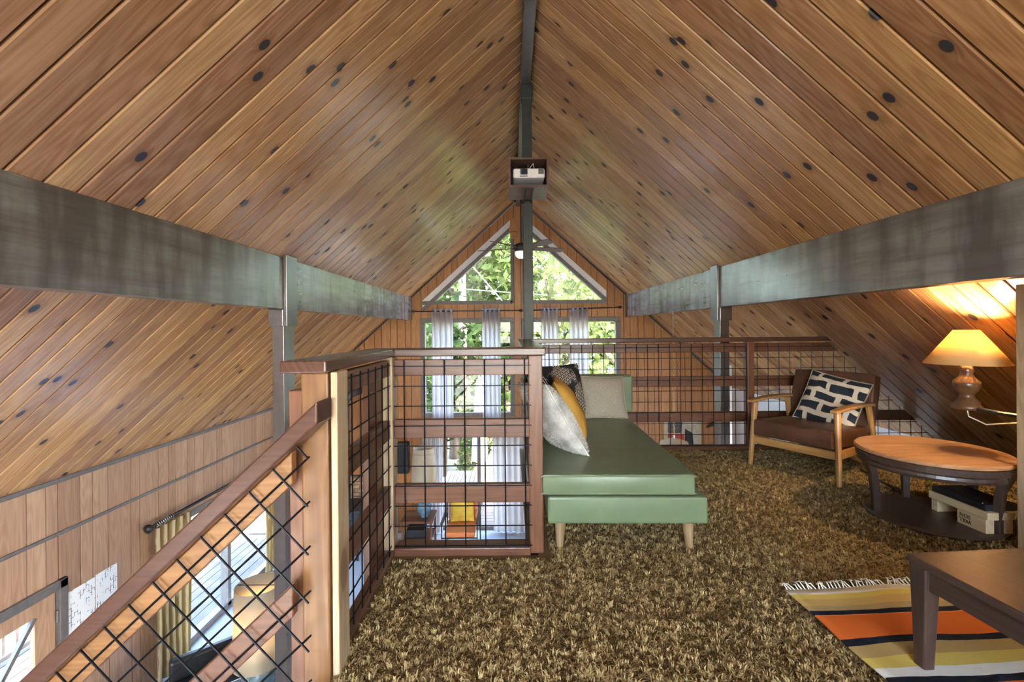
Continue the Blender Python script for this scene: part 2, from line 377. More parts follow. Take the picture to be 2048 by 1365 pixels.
# gable behind the camera; its unseen windows are added to hold fill lights
def back_iv(x):
    iv = [(ZF, roof_z(x)-.005)]
    if -1.25 < x < 1.56: iv = subtract(iv, .35, 2.2)
    if -3.40 < x < -1.30: iv = subtract(iv, -2.3, -.7)
    return iv
wall_slab('wall_back', M['lwall'], XL, XR, back_iv, lambda u, z, d: (u, YB-d, z), [RX, -1.25, 1.56, -3.40, -1.30], .1, 'plain gable wall behind the camera with a wide window')
bw = empty('window_4', (RX, YB, .35)); tag(bw, 'wide window in the gable wall behind the camera', 'window', kind='structure')
mbf = MB()
for x0, x1, z0, z1 in ((-1.25,1.56,.35,.41), (-1.25,1.56,2.14,2.2), (-1.25,-1.19,.41,2.14), (1.5,1.56,.41,2.14), (.12,.19,.41,2.14)): mbf.box(x0, x1, YB-.08, YB+.02, z0, z1)
part(mbf, 'window_frame', M['frame'], bw); part(box(-1.19, 1.5, YB-.05, YB-.045, .41, 2.14), 'pane', M['glass'], bw)
w7 = empty('window_7', (-2.35, YB, -2.3)); tag(w7, 'lower window under the stairs behind the camera', 'window', kind='structure')
for a in ((-3.42, -1.28, -2.32, -2.24), (-3.42, -1.28, -.76, -.68), (-3.42, -3.34, -2.24, -.76), (-1.36, -1.28, -2.24, -.76)): part(box(a[0], a[1], YB-.08, YB+.02, a[2], a[3]), 'window_frame', M['frame'], w7)
part(box(-3.36, -1.34, YB-.05, YB-.045, -2.26, -.74), 'pane', M['glass'], w7)
w8 = empty('window_8', (XR, 2.2, -1.95)); tag(w8, 'kitchen window in the right wall under the loft', 'window', kind='structure')  # unseen opening added so the lower fill light has a place
for a in ((.83, 3.57, -1.97, -1.89), (.83, 3.57, -.71, -.63), (.83, .91, -1.89, -.71), (3.49, 3.57, -1.89, -.71)): part(box(XR-.02, XR+.08, *a), 'window_frame', M['frame'], w8)
part(box(XR+.045, XR+.05, .88, 3.52, -1.92, -.68), 'pane', M['glass'], w8)
# floors
fl = MB().box(XL, XR, YB, YG, ZF-.2, ZF).build('floor', M['carpet2']); tag(fl, 'pale grey carpeted floor of the room below', 'floor', kind='structure')
lf = MB()
lf.box(.10, XR, 2.36, 4.30, -.25, -.012); lf.box(-.66, XR, YB, 2.36, -.25, -.012); lf.box(XL, -.66, YB, -1.2, -.25, -.012)
lf = lf.build('floor_loft', M['gap']); tag(lf, 'loft floor deck under the olive shag carpet', 'floor', kind='structure')
# ------------------------------------------------------------------ windows of the gable
def frame_rect(root, x0, x1, z0, z1, y0, y1, w, mat, bars=()):
    for a in ((x0, x1, z0, z0+w), (x0, x1, z1-w, z1), (x0, x0+w, z0+w, z1-w), (x1-w, x1, z0+w, z1-w)):
        part(box(a[0], a[1], y0, y1, a[2], a[3]), 'window_frame', mat, root, bevel=.004)
    for b in bars: part(box(b-w/2, b+w/2, y0+.01, y1-.01, z0+w, z1-w), 'mullion', mat, root)
for k, (a, b) in enumerate(HW):
    w = empty('window_%d' % (k+1), (a, YG, ZW0)); tag(w, ('left' if k == 0 else 'right')+' rectangular gable window behind sheer curtains', 'window', kind='structure')
    frame_rect(w, a-.02, b+.02, ZW0-.02, ZW1+.02, YG-.02, YG+.09, .085, M['frame'], [] )
    part(box(a, b, YG+.04, YG+.045, ZW0, ZW1), 'pane', M['glass'], w)
for k, (a, b) in enumerate(TRI):
    w = empty('window_%d' % (k+5), (a, YG, ZT)); tag(w, ('left' if k == 0 else 'right')+' triangular window in the peak of the gable', 'window', kind='structure')
    lo, hi = (RX-(RZ-.25-ZT)/TAN, b) if k == 0 else (a, RX+(RZ-.25-ZT)/TAN)
    lo = max(lo, a); hi = min(hi, b)
    part(box(lo, hi, YG-.02, YG+.09, ZT-.02, ZT+.05), 'window_frame', M['frame'], w)
    xs = hi if k == 0 else lo
    zt = roof_z(xs)-.25
    part(box(xs-.03, xs+.03, YG-.02, YG+.09, ZT, zt), 'window_frame', M['frame'], w)
    xe = lo if k == 0 else hi; ze = roof_z(xe)-.25
    def slope_bar(off0, off1, ya, yb): return MB().prism([(xs, zt-off0), (xe, ze-off0), (xe, ze-off1), (xs, zt-off1)], ya, yb, 'y')
    part(slope_bar(-.01, .13, YG-.015, YG+.09), 'sloping_frame', M['white'], w); part(slope_bar(.12, .21, YG-.03, YG+.09), 'sloping_bar', M['frame'], w)
    part(MB().prism([(xs, zt-.02), (xe, ze-.02), (xe, ZT), (xs, ZT)], YG+.04, YG+.045, 'y'), 'pane', M['glass'], w)
w = empty('door_2', (DOOR[0], YG, ZF)); tag(w, 'sliding glass door in the gable wall opening to the deck', 'door', kind='structure')
frame_rect(w, DOOR[0], DOOR[1], ZF, DOOR[3]+.02, YG-.01, YG+.09, .06, M['frame'], [-.62])
part(box(DOOR[0], DOOR[1], YG+.04, YG+.045, ZF, DOOR[3]), 'pane', M['glass'], w)
# sliding door and entry door of the left wall
w = empty('door_3', (XL, 6.2, ZF)); tag(w, 'sliding glass door in the tan panelled wall', 'door', kind='structure')
for a in ((LS[0], LS[1], LS[2]-.03, LS[2]+.05), (LS[0], LS[1], LS[3]-.06, LS[3]+.02), (LS[0]-.02, LS[0]+.05, LS[2], LS[3]), (LS[1]-.05, LS[1]+.02, LS[2], LS[3]), (6.15, 6.22, LS[2], LS[3])):
    part(box(XL-.09, XL+.015, a[0], a[1], a[2], a[3]), 'door_frame', M['frame'], w, bevel=.004)
part(box(XL-.05, XL-.045, LS[0], LS[1], LS[2], LS[3]), 'pane', M['glass'], w)
w = empty('door_1', (XL, 3.4, ZF)); tag(w, 'wooden entry door with crossed bars over its glass', 'door', kind='structure')
for a in ((LD[0]-.07, LD[0]+.005, ZF, LD[3]+.08), (LD[1]-.005, LD[1]+.07, ZF, LD[3]+.08), (LD[0]-.07, LD[1]+.07, LD[3], LD[3]+.08)):
    part(box(XL-.05, XL+.03, *a), 'door_frame', M['trimgrey'], w, bevel=.008)
DL = (2.94, 3.845); GL = (3.10, 3.68, -1.95, -1.16)
mbd = MB()
for a in ((DL[0], GL[0], ZF, -1.035), (GL[1], DL[1], ZF, -1.035), (GL[0], GL[1], GL[3], -1.035), (GL[0], GL[1], ZF, GL[2])): mbd.box(XL-.045, XL-.005, *a)
part(mbd, 'door_leaf', M['lwall'], w); part(box(XL-.03, XL-.025, *GL), 'pane', M['glass'], w)
for s in (0, 1):
    p, q = ((XL-.012, GL[0], GL[2] if s else GL[3]), (XL-.012, GL[1], GL[3] if s else GL[2])); part(MB().tube([p, q], .022, 4), 'crossed_bar', M['trimgrey'], w)
for z in (-1.25, -2.3): part(MB().tube([(XL+.008, LD[1]-.01, z-.05), (XL+.008, LD[1]-.01, z+.05)], .012, 8), 'hinge', M['chrome'], w)

# ------------------------------------------------------------------ beams and posts
BL, BR = -1.843, 2.135
def beam(x0, x1, z0, z1, lab):
    o = MB().box(x0, x1, YB, YG, z0, z1)
    # top follows the roof
    return o
for nm, xin, sgn, zb, lab in (('roof_beam', BL, -1, 1.327, 'long weathered grey beam under the left roof slope'), ('roof_beam', BR, 1, 1.354, 'long weathered grey beam under the right roof slope')):
    xo = xin+sgn*.12
    o = MB().prism([(xin, zb), (xo, zb), (xo, roof_z(xo)-.003), (xin, roof_z(xin)-.003)], YB, YG-.002, 'y').build(nm, M['beam'], bevel=.004)
    tag(o, lab, 'beam', 'roof beams')
o = MB().prism([(RX-.045, 3.43), (RX+.045, 3.43), (RX+.045, roof_z(RX+.045)-.002), (RX, RZ-.002), (RX-.045, roof_z(RX-.045)-.002)], YB, YG-.002, 'y').build('ridge_beam', M['post'], bevel=.003)
tag(o, 'dark ridge beam at the peak of the ceiling', 'beam')
def side_post(xin, sgn, y0, y1, zb, lab):
    r = empty('post', ((xin+sgn*.05), (y0+y1)/2, ZF)); tag(r, lab, 'post', 'posts carrying the roof beams')
    part(box(*sorted((xin, xin+sgn*.095)), y0, y1, ZF, zb-.002), 'shaft', M['post'], r, bevel=.004)
    part(box(*sorted((xin-sgn*.004, xin+sgn*.115)), y0-.02, y1+.004, zb-.14, zb-.003), 'collar', M['post'], r, bevel=.004)
    zt = roof_z(xin-sgn*.03)-.01
    part(MB().prism([(xin-sgn*.001, zb-.14), (xin-sgn*.03, zb-.14), (xin-sgn*.03, zt), (xin-sgn*.001, zt)], y0-.005, y1, 'y'), 'cheek_board', M['post'], r, bevel=.004)
side_post(BL, -1, 3.69, 3.87, 1.327, 'dark post with a pale side under the left beam')
side_post(BR, 1, 4.65, 4.80, 1.354, 'dark post with a pale side under the right beam')
r = empty('post', (RX+.01, 4.30, ZF)); tag(r, 'slim dark post standing under the ridge beside the railing', 'post')
part(box(RX-.034, RX+.056, 4.25, 4.34, ZF, 3.43), 'shaft', M['post_dark'], r, bevel=.004)
part(box(RX-.045, RX+.066, 4.245, 4.345, 3.30, 3.43), 'collar', M['post_dark'], r, bevel=.004)
o = box(2.38, 2.47, 5.1, 5.2, ZF, .72).build('post', M['white'], bevel=.004); tag(o, 'white painted post beyond the railing beside the right post', 'post')
# closet wall that closes the loft on the right
cw = empty('wall_closet', (2.55, 2.3, 0)); tag(cw, 'pale wooden closet wall at the right edge with a switch', 'wall', kind='structure')
ztop = lambda x: min(roof_z(x)-.004, 1.35)
for k in range(12):
    y1_ = 2.30-k*.14; part(MB().box(2.55, 2.57, y1_-.135, y1_, -.005, ztop(2.57)), 'board', M['pale'], cw, bevel=.003)
part(MB().prism([(2.57, -.01), (3.95, -.01), (3.95, roof_z(3.95)-.01), (2.62, roof_z(2.62)-.01), (2.62, 1.35), (2.57, 1.35)], 2.25, 2.29, 'y'), 'end_board', M['pale'], cw)
part(MB().box(2.57, 2.62, .62, 2.25, -.005, 1.33), 'stud', M['gap'], cw)
sw = part(box(2.542, 2.55, 2.135, 2.215, .32, .435), 'switch_plate', M['white'], cw, bevel=.003); part(box(2.536, 2.543, 2.165, 2.185, .365, .39), 'switch', M['white'], sw)
# ------------------------------------------------------------------ railings
PL = [(.914, .996), (.594, .689), (.262, .356)]         # plank heights
def wires(root, O, U, V, W, H, r=.0032, sp=.102, u0=None, v0=None, clip=None):
    O, U, V = Vector(O), Vector(U), Vector(V); mb = MB(); n = U.cross(V)*.004
    us = np.arange(u0 if u0 is not None else .03, W, sp); vs_ = np.arange(v0 if v0 is not None else .02, H, sp)
    for u in us:
        a, b = 0, H
        if clip: b = min(H, clip(u));
        if b > .03: mb.tube([O+U*u+V*a+n, O+U*u+V*b+n], r, 5)
    for v in vs_:
        b = W
        if clip:
            k = [u for u in np.linspace(0, W, 400) if clip(u) >= v]; b = max(k) if k else 0
        if b > .03: mb.tube([O+V*v-n, O+U*b+V*v-n], r, 5)
    o = part(mb, 'wire_mesh', M['wire'], root); o['kind'] = 'stuff'; return o
# near railing: left run, newel, front run
r = empty('railing', (-.62, 1.95, 0)); tag(r, 'wood railing with wire grid and newel beside the stairs', 'railing')
part(box(-.693, -.603, 1.495, 1.60, -1.2, 1.012), 'newel_post', M['newel'], r, bevel=.006)
part(box(-.745, -.693, 1.52, 1.585, -1.2, .95), 'stair_post', M['rail_z'], r, bevel=.004)
part(box(-.597, -.575, 1.50, 1.60, .0, 1.012), 'edge_strip', M['pale'], r, bevel=.004)  # pale strip painting the window reflection on the newel's side face
part(box(-.745, -.595, 1.46, 2.31, 1.012, 1.052), 'cap_rail', M['cap_y'], r, bevel=.006)
for z0, z1 in PL: part(box(-.655, -.618, 1.60, 2.36, z0, z1), 'plank', M['rail_y'], r, bevel=.004)
part(box(-.66, -.60, 1.60, 2.36, -.01, .03), 'sill_plank', M['rail_y'], r, bevel=.004)
part(box(-.66, -.605, 2.31, 2.40, 0, 1.01), 'corner_post', M['pale'], r, bevel=.004)
for k in range(2): part(box(-.69, -.66, 2.10+k*.13, 2.225+k*.13, -.25, .93), 'corner_board', M['rail_z'], r, bevel=.003)
wires(r, (-.612, 1.60, .03), (0,1,0), (0,0,1), .72, .955)
r = empty('railing', (-.25, 2.33, 0)); tag(r, 'short wood railing with wire grid facing the lower room', 'railing')
part(box(-.745, .175, 2.31, 2.46, 1.012, 1.052), 'cap_rail', M['cap'], r, bevel=.006)
for z0, z1 in PL: part(box(-.60, .09, 2.325, 2.362, z0, z1), 'plank', M['rail'], r, bevel=.004)
part(box(-.60, .09, 2.30, 2.40, -.005, .042), 'sill_plank', M['rail'], r, bevel=.004)
part(box(.088, .158, 2.325, 2.40, 0, 1.012), 'end_post', M['rail_z'], r, bevel=.004)
wires(r, (-.60, 2.315, .045), (1,0,0), (0,0,1), .70, .95, u0=.055, v0=.0)
r = empty('railing', (.13, 3.3, 0)); tag(r, 'wood railing running along the long side of the daybed', 'railing')
part(box(.06, .185, 2.46, 4.19, 1.012, 1.052), 'cap_rail', M['cap_y'], r, bevel=.006)
for z0, z1 in PL: part(box(.085, .12, 2.40, 4.25, z0, z1), 'plank', M['rail_y'], r, bevel=.004)
part(box(.07, .13, 2.40, 4.25, -.005, .03), 'sill_plank', M['rail_y'], r, bevel=.004)
wires(r, (.128, 2.40, .03), (0,1,0), (0,0,1), 1.8, .95)
r = empty('railing', (1.6, 4.25, 0)); tag(r, 'long wood railing with wire grid behind the armchair', 'railing')
xend = lambda z: RX+(RZ-z)/TAN
part(MB().prism([(.06, 1.012), (xend(1.012)-.012, 1.012), (xend(1.052)-.012, 1.052), (.06, 1.052)], 4.19, 4.33, 'y'), 'cap_rail', M['cap'], r, bevel=.005)
for z0, z1 in PL: part(MB().prism([(.13, z0), (xend(z0)-.012, z0), (xend(z1)-.012, z1), (.13, z1)], 4.255, 4.29, 'y'), 'plank', M['rail'], r, bevel=.004)
part(MB().prism([(.13, -.005), (xend(0)-.06, -.005), (xend(0)-.1, .04), (.13, .04)], 4.22, 4.31, 'y'), 'sill_plank', M['rail'], r, bevel=.004)
part(box(2.19, 2.25, 4.215, 4.30, 0, 1.012), 'mid_post', M['rail_z'], r, bevel=.004)
wires(r, (.2, 4.245, .045), (1,0,0), (0,0,1), 3.8, .95, u0=.05, v0=0, clip=lambda u: (RZ-TAN*(u+.2-RX))-.07)
# stair railing, descending to the left
r = empty('stair_railing', (-1.3, 1.42, -.2)); tag(r, 'sloping stair handrail with planks and wire grid going down left', 'railing')
sl = math.atan(.925); D = Vector((-math.cos(sl), 0, -math.sin(sl))); P = Vector((-math.sin(sl), 0, math.cos(sl)))*-1
P = Vector((math.sin(sl), 0, -math.cos(sl)))
S0 = Vector((-.582, 1.42, .938)); LEN = 2.9
def s_at(p, x): return max(0, (S0.x+P.x*p-x)/-D.x)
def sbar(p0, p1, y0, y1, xs=-.60):
    pts = [S0+P*p0+D*s_at(p0, xs), S0+D*LEN+P*p0, S0+D*LEN+P*p1, S0+P*p1+D*s_at(p1, xs)]
    return MB().prism([(q.x, q.z) for q in pts], y0, y1, 'y')
part(sbar(0, .05, 1.36, 1.475, -.582), 'handrail', M['cap'], r, bevel=.006)
part(sbar(.05, .125, 1.425, 1.46, -.69), 'plank', M['plank_o'], r, bevel=.004)
part(sbar(.355, .43, 1.425, 1.46, -.69), 'plank', M['rail'], r, bevel=.004)
part(sbar(.66, .74, 1.425, 1.46, -.69), 'plank', M['rail'], r, bevel=.004)
mb = MB()
for k in range(29):
    u = .06+k*.102; pe = .95
    while pe > .06 and (S0+D*u+P*pe).x > -.63: pe -= .01
    if pe > .08: mb.tube([S0+D*u+P*.045+Vector((0, -.012, 0)), S0+D*u+P*pe+Vector((0, -.012, 0))], .0034, 5)
for k in range(9):
    p_ = .10+k*.102; a = S0+P*p_+D*s_at(p_, -.63); mb.tube([a+Vector((0, -.005, 0)), S0+D*LEN+P*p_+Vector((0, -.005, 0))], .0034, 5)
o = part(mb, 'wire_mesh', M['wire'], r); o['kind'] = 'stuff'
# ------------------------------------------------------------------ loft carpet: deck pad plus real tufts
mat, nt, b, out = new_mat('olive_shag')
oi = N(nt, 'TexCoord'); nz = N(nt, 'TexNoise'); nz.inputs['Scale'].default_value = 9; nz.inputs['Detail'].default_value = 6; nt.links.new(oi.outputs['Object'], nz.inputs[0])
at = N(nt, 'Attribute'); at.attribute_name = 'tone'
cA = ramp(nt, at.outputs['Fac'], [(0, (.16,.10,.042)), (.5, (.33,.225,.09)), (1, (.54,.41,.19))])
nt.links.new(mix(nt, ramp(nt, nz.outputs['Fac'], [(.35, (.35,.35,.35)), (.65, (0,0,0))]), cA, (.12,.075,.03)), b.inputs['Base Color']); b.inputs['Roughness'].default_value = .85
b.inputs['Specular IOR Level'].default_value = .2
M['shag'] = mat
areas = [(-.59, .06, .75, 2.29, 11), (.06, 2.53, .75, 2.30, 11), (.19, 3.95, 2.30, 4.2, 12), (-.59, 2.53, -1.0, .75, 30)]
P0 = []; 
for x0, x1, y0, y1, mm in areas:
    n = int((x1-x0)*(y1-y0)*32000*(11/mm)**2)
    P0.append(np.stack([rng.uniform(x0, x1, n), rng.uniform(y0, y1, n)], 1))
P0 = np.concatenate(P0); P0 = P0[(P0[:,1] < 2.24) | (P0[:,0] > .19) | (P0[:,1] > 9)]
P0 = P0[~((P0[:,0] > 2.53) & (P0[:,1] < 2.31))]
n = len(P0)
cx = np.floor(P0/.017); h = np.sin(cx[:,0]*127.1+cx[:,1]*311.7)*43758.5; clump = h-np.floor(h)
h2 = np.sin(cx[:,0]*269.5+cx[:,1]*183.3)*43758.5; cang = (h2-np.floor(h2))*6.283
angs = cang+rng.normal(0, .7, n); ln = rng.uniform(.011, .021, n)*(.75+.5*clump); wd = rng.uniform(.0014, .0026, n)
lean = rng.uniform(.5, 1.4, n)
dx, dy = np.cos(angs), np.sin(angs); px_, py_ = -dy*wd, dx*wd
base = np.stack([P0[:,0], P0[:,1], np.full(n, .002)], 1)
m1 = base+np.stack([dx*ln*lean*.35, dy*ln*lean*.35, ln*.75], 1)
tp = base+np.stack([dx*ln*lean, dy*ln*lean, ln*(1.05-.25*lean)], 1)
side = np.stack([px_, py_, np.zeros(n)], 1)
V = np.stack([base-side, base+side, m1+side, m1-side, tp], 1).reshape(-1, 3)
me = bpy.data.meshes.new('shag_carpet'); me.vertices.add(5*n); me.vertices.foreach_set('co', V.astype(np.float32).ravel())
i0 = np.arange(n)*5
loops = np.stack([i0, i0+1, i0+2, i0+3, i0+3, i0+2, i0+4], 1).ravel()
me.loops.add(7*n); me.loops.foreach_set('vertex_index', loops.astype(np.int32))
ls = np.stack([np.arange(n)*7, np.arange(n)*7+4], 1).ravel(); me.polygons.add(2*n)
me.polygons.foreach_set('loop_start', ls.astype(np.int32)); me.polygons.foreach_set('loop_total', np.tile([4, 3], n).astype(np.int32))
at = me.attributes.new('tone', 'FLOAT', 'POINT'); tone = np.clip(.55*clump+.45*rng.uniform(0, 1, n), 0, 1)
at.data.foreach_set('value', np.repeat(tone, 5).astype(np.float32)); me.update(); me.validate(); me.materials.append(M['shag'])
sh = bpy.data.objects.new('shag_carpet', me); COL.objects.link(sh); tag(sh, 'deep olive brown shag carpet covering the loft', 'carpet', kind='stuff')
pad = MB(); pad.box(-.60, 2.55, YB+.05, 2.30, -.012, .004); pad.box(.13, 4.0, 2.30, 4.22, -.012, .004)
pad = pad.build('carpet_backing', M['shag']); pad.parent = sh

# ------------------------------------------------------------------ daybed and its cushions
def rbox(sx, sy, sz, puff=0.0, n=10):
    """soft box: subdivided faces bulging outwards, centred in x and y, base at z = 0"""
    import bmesh
    bm = bmesh.new(); bmesh.ops.create_cube(bm, size=1); bmesh.ops.subdivide_edges(bm, edges=bm.edges[:], cuts=n, use_grid_fill=True)
    for v in bm.verts:
        x, y, z = v.co*2; f = puff
        v.co = Vector((sx/2*x + f*np.sign(x)*(abs(x) > .99)*(1-y*y)*(1-z*z), sy/2*y + f*np.sign(y)*(abs(y) > .99)*(1-x*x)*(1-z*z), sz/2*(z+1) + f*np.sign(z)*(abs(z) > .99)*(1-x**4)*(1-y**4)))
    m = MB(); m.v = [tuple(v.co) for v in bm.verts]; bm.verts.index_update(); m.f = [tuple(v.index for v in f.verts) for f in bm.faces]; bm.free(); return m
DM = Matrix.Translation((.57, 3.24, 0)) @ Matrix.Rotation(math.radians(-1.4), 4, 'Z')
db = empty('daybed', M=DM); tag(db, 'green vinyl daybed with a mattress cushion and tapered wooden legs', 'daybed')
bx_ = rbox(.80, 1.90, .135, .004); o = local(bx_, 'base', M['green'], db, bevel=.012, smooth=False); o.location = (.03, -.01, .165)
o = local(rbox(.77, 1.88, .105, .006), 'mattress', M['green'], db, bevel=.014); o.location = (-.01, 0, .302)
for z in (.312, .398):
    pp = [(x, y, z) for x, y in ((-.397,-.942),(.377,-.942),(.377,.942),(-.397,.942))]; local(MB().tube(pp, .004, 6, True), 'piping', M['green'], db)
for sx in (-1, 1):
    for sy in (-1, 1):
        x, y = .03+sx*.335, sy*.875
        local(MB().tube([(x, y, 0), (x-sx*.005, y-sy*.01, .166)], [.017, .031], 14), 'leg', M['legwood'], db, smooth=False)
o = local(rbox(.80, .13, .32, .01), 'bolster', M['green'], db, bevel=.02); o.location = (.075, .84, .408)
def pillow(name, mat, c, U, V, w, h, t, lab, group=None, piping=None, sag=.05):
    """square cushion: c centre, U width axis, V height axis"""
    U = Vector(U).normalized(); V = Vector(V); V = (V-U*V.dot(U)).normalized(); Nn = U.cross(V)
    Mx = Matrix([[U.x, V.x, Nn.x, c[0]], [U.y, V.y, Nn.y, c[1]], [U.z, V.z, Nn.z, c[2]], [0,0,0,1]])
    n = 18; mb = MB(); g = []
    for s in (1, -1):
        for j in range(n+1):
            for i in range(n+1):
                a, b_ = 2*i/n-1, 2*j/n-1
                f = max(0, (1-abs(a)**2.6))**.55*max(0, (1-abs(b_)**2.6))**.55
                x = a*w/2*(1-sag*(1-b_*b_)); y = b_*h/2*(1-sag*(1-a*a))
                wr_ = .05*math.sin(7*a+3*b_)*math.sin(4*b_-2*a)
                mb.v.append((x, y, s*t/2*f*(1+wr_)))
    q = (n+1)**2
    for s in (0, 1):
        for j in range(n):
            for i in range(n):
                k = s*q+j*(n+1)+i; f = (k, k+1, k+n+2, k+n+1); mb.f.append(f if s == 0 else f[::-1])
    o = mb.build(name, mat, M=Mx, smooth=True); tag(o, lab, 'cushion', group)
    bpy.context.view_layer.update()
    pts = []
    for a0, b0, a1, b1 in ((-1,-1,1,-1), (1,-1,1,1), (1,1,-1,1), (-1,1,-1,-1)):
        for k in range(10):
            a, b_ = a0+(a1-a0)*k/10, b0+(b1-b0)*k/10; pts.append((a*w/2*(1-sag*(1-b_*b_)), b_*h/2*(1-sag*(1-a*a)), 0))
    local(MB().tube(pts, .006, 6, True), 'seam', piping or mat, o, smooth=True); return o
def pattern_mat(name, kind):
    m, nt, b, out = new_mat(name); L = nt.links.new; tc = N(nt, 'TexCoord')
    nz = N(nt, 'TexNoise'); nz.inputs['Scale'].default_value = 6 if kind == 'maze' else 9; L(tc.outputs['Object'], nz.inputs[0])
    va = N(nt, 'VectorMath', operation='MULTIPLY_ADD'); L(nz.outputs['Color'], va.inputs[0]); va.inputs[1].default_value = (.07,.07,0) if kind == 'maze' else (.035,.035,0); L(tc.outputs['Object'], va.inputs[2])
    br = N(nt, 'TexBrick')
    if kind == 'maze':
        L(va.outputs[0], br.inputs[0]); br.inputs['Scale'].default_value = 1; br.inputs['Brick Width'].default_value = .19; br.inputs['Row Height'].default_value = .092; br.inputs['Mortar Size'].default_value = .019; br.inputs['Mortar Smooth'].default_value = .2
        br.inputs['Color1'].default_value = br.inputs['Color2'].default_value = (.012,.018,.03,1); br.inputs['Mortar'].default_value = (.58,.48,.36,1)
        L(br.outputs[0], b.inputs['Base Color'])
    else:
        mp = N(nt, 'Mapping'); L(va.outputs[0], mp.inputs[0]); mp.inputs['Rotation'].default_value = (0,0,1.2)
        L(mp.outputs[0], br.inputs[0]); br.inputs['Scale'].default_value = 1; br.inputs['Brick Width'].default_value = .05; br.inputs['Row Height'].default_value = .016; br.inputs['Mortar Size'].default_value = .003
        br.inputs['Color1'].default_value = br.inputs['Color2'].default_value = (.012,.012,.016,1); br.inputs['Mortar'].default_value = (.5,.42,.33,1)
        n2 = N(nt, 'TexNoise'); n2.inputs['Scale'].default_value = 8; L(tc.outputs['Object'], n2.inputs[0])
        L(mix(nt, ramp(nt, n2.outputs['Fac'], [(.48,(0,0,0)),(.54,(1,1,1))]), (.012,.012,.016), br.outputs[0]), b.inputs['Base Color'])
    b.inputs['Roughness'].default_value = .9; return m
M['maze'] = pattern_mat('navy_maze_cloth', 'maze'); M['dash'] = pattern_mat('black_dash_cloth', 'dash')
# fur pillow leans on the side railing, mustard and black ones behind it, linen one on the bolster
fp = pillow('cushion', M['fur'], (.25, 2.83, .595), (-.30, .95, -.08), (-.50, -.1, .85), .48, .50, .17, 'fluffy white fur cushion nearest on the green daybed', 'cushions on the daybed')
me_ = fp.data; pv = np.array([v.co[:] for v in me_.vertices]); pn = np.array([p.normal[:] for p in me_.polygons]); pf = np.array([p.vertices[:] for p in me_.polygons])
k = rng.integers(0, len(pf), 16000); a_, b_ = rng.uniform(0, 1, (2, 16000, 1)); q = pv[pf[k]]
pos = (q[:,0]*(1-a_)+q[:,1]*a_)*(1-b_)+(q[:,3]*(1-a_)+q[:,2]*a_)*b_; dr_ = pn[k]+rng.normal(0, .6, (16000, 3)); dr_ /= np.linalg.norm(dr_, axis=1)[:, None]
sd_ = np.cross(dr_, rng.normal(0, 1, (16000, 3))); sd_ /= np.linalg.norm(sd_, axis=1)[:, None]; tl = rng.uniform(.008, .018, (16000, 1))
V_ = np.stack([pos-sd_*.0016, pos+sd_*.0016, pos+dr_*tl], 1).reshape(-1, 3); fm = MB(); fm.v = [tuple(p) for p in V_]; fm.f = [(3*i, 3*i+1, 3*i+2) for i in range(16000)]
o = local(fm, 'fur_pile', M['fur'], fp); o['kind'] = 'stuff'
pillow('cushion', M['mustard'], (.40, 3.17, .60), (.10, 1, 0), (-.46, .0, .88), .42, .44, .15, 'mustard yellow cushion between the fur and black cushions', 'cushions on the daybed')
pillow('cushion', M['dash'], (.40, 3.66, .63), (.80, .60, -.0), (-.12, .28, .95), .50, .46, .12, 'black cushion with cream dashes behind the mustard cushion', 'cushions on the daybed')
pillow('cushion', M['linen'], (.77, 3.79, .575), (1, .08, -.03), (-.14, .40, .9), .36, .36, .11, 'beige linen cushion leaning on the green bolster', 'cushions on the daybed')

# ------------------------------------------------------------------ armchair with its cushion
wx = Vector((.52, -.855, 0)).normalized(); by = Vector((.855, .52, 0)).normalized()
AM = Matrix([[wx.x, by.x, 0, 2.42], [wx.y, by.y, 0, 3.66], [0, 0, 1, 0], [0, 0, 0, 1]])
ch = empty('armchair', M=AM); tag(ch, 'brown leather armchair with pale wooden frame in the corner', 'armchair')
for s in (-1, 1):
    local(MB().tube([(s*.325, -.33, 0), (s*.30, -.29, .525)], [.017, .024], 12), 'front_leg', M['oak'], ch)
    local(MB().tube([(s*.325, .33, 0), (s*.30, .20, .53)], [.017, .022], 12), 'back_leg', M['oak'], ch)
    arm = MB(); k = 10
    for j in range(k+1):
        f = j/k; y = -.36+f*.62; w_ = .024+.014*math.sin(math.pi*min(1, f*1.15)); zz = .528+.018*(1-f)*0+.012*math.sin(f*3.1)
        arm.v += [(s*.305-w_, y, zz), (s*.305+w_, y, zz), (s*.305+w_, y, zz+.022), (s*.305-w_, y, zz+.022)]
    arm.f = [(a+4*j, (a+1) % 4+4*j, (a+1) % 4+4*j+4, a+4*j+4) for j in range(k) for a in range(4)] + [(3,2,1,0), (4*k, 4*k+1, 4*k+2, 4*k+3)]
    local(arm, 'armrest', M['oak_x'], ch, bevel=.006)
    local(MB().box(s*.315-.014, s*.315+.014, -.30, .28, .20, .255), 'side_rail', M['oak_x'], ch, bevel=.004)
local(MB().box(-.30, .30, -.315, -.285, .19, .25), 'front_rail', M['oak_x'], ch, bevel=.004); local(MB().box(-.30, .30, .24, .27, .20, .25), 'back_rail', M['oak_x'], ch, bevel=.004)
so = local(rbox(.575, .62, .125, .014), 'seat', M['leather'], ch, bevel=.028, seg=3); so.location = (0, -.035, .25); so.rotation_euler = (math.radians(-3), 0, 0)
bo = local(rbox(.60, .11, .47, .014), 'backrest', M['leather'], ch, bevel=.03, seg=3); bo.location = (0, .25, .30); bo.rotation_euler = (math.radians(-17), 0, 0)
def CW(p): return AM @ Vector(p)
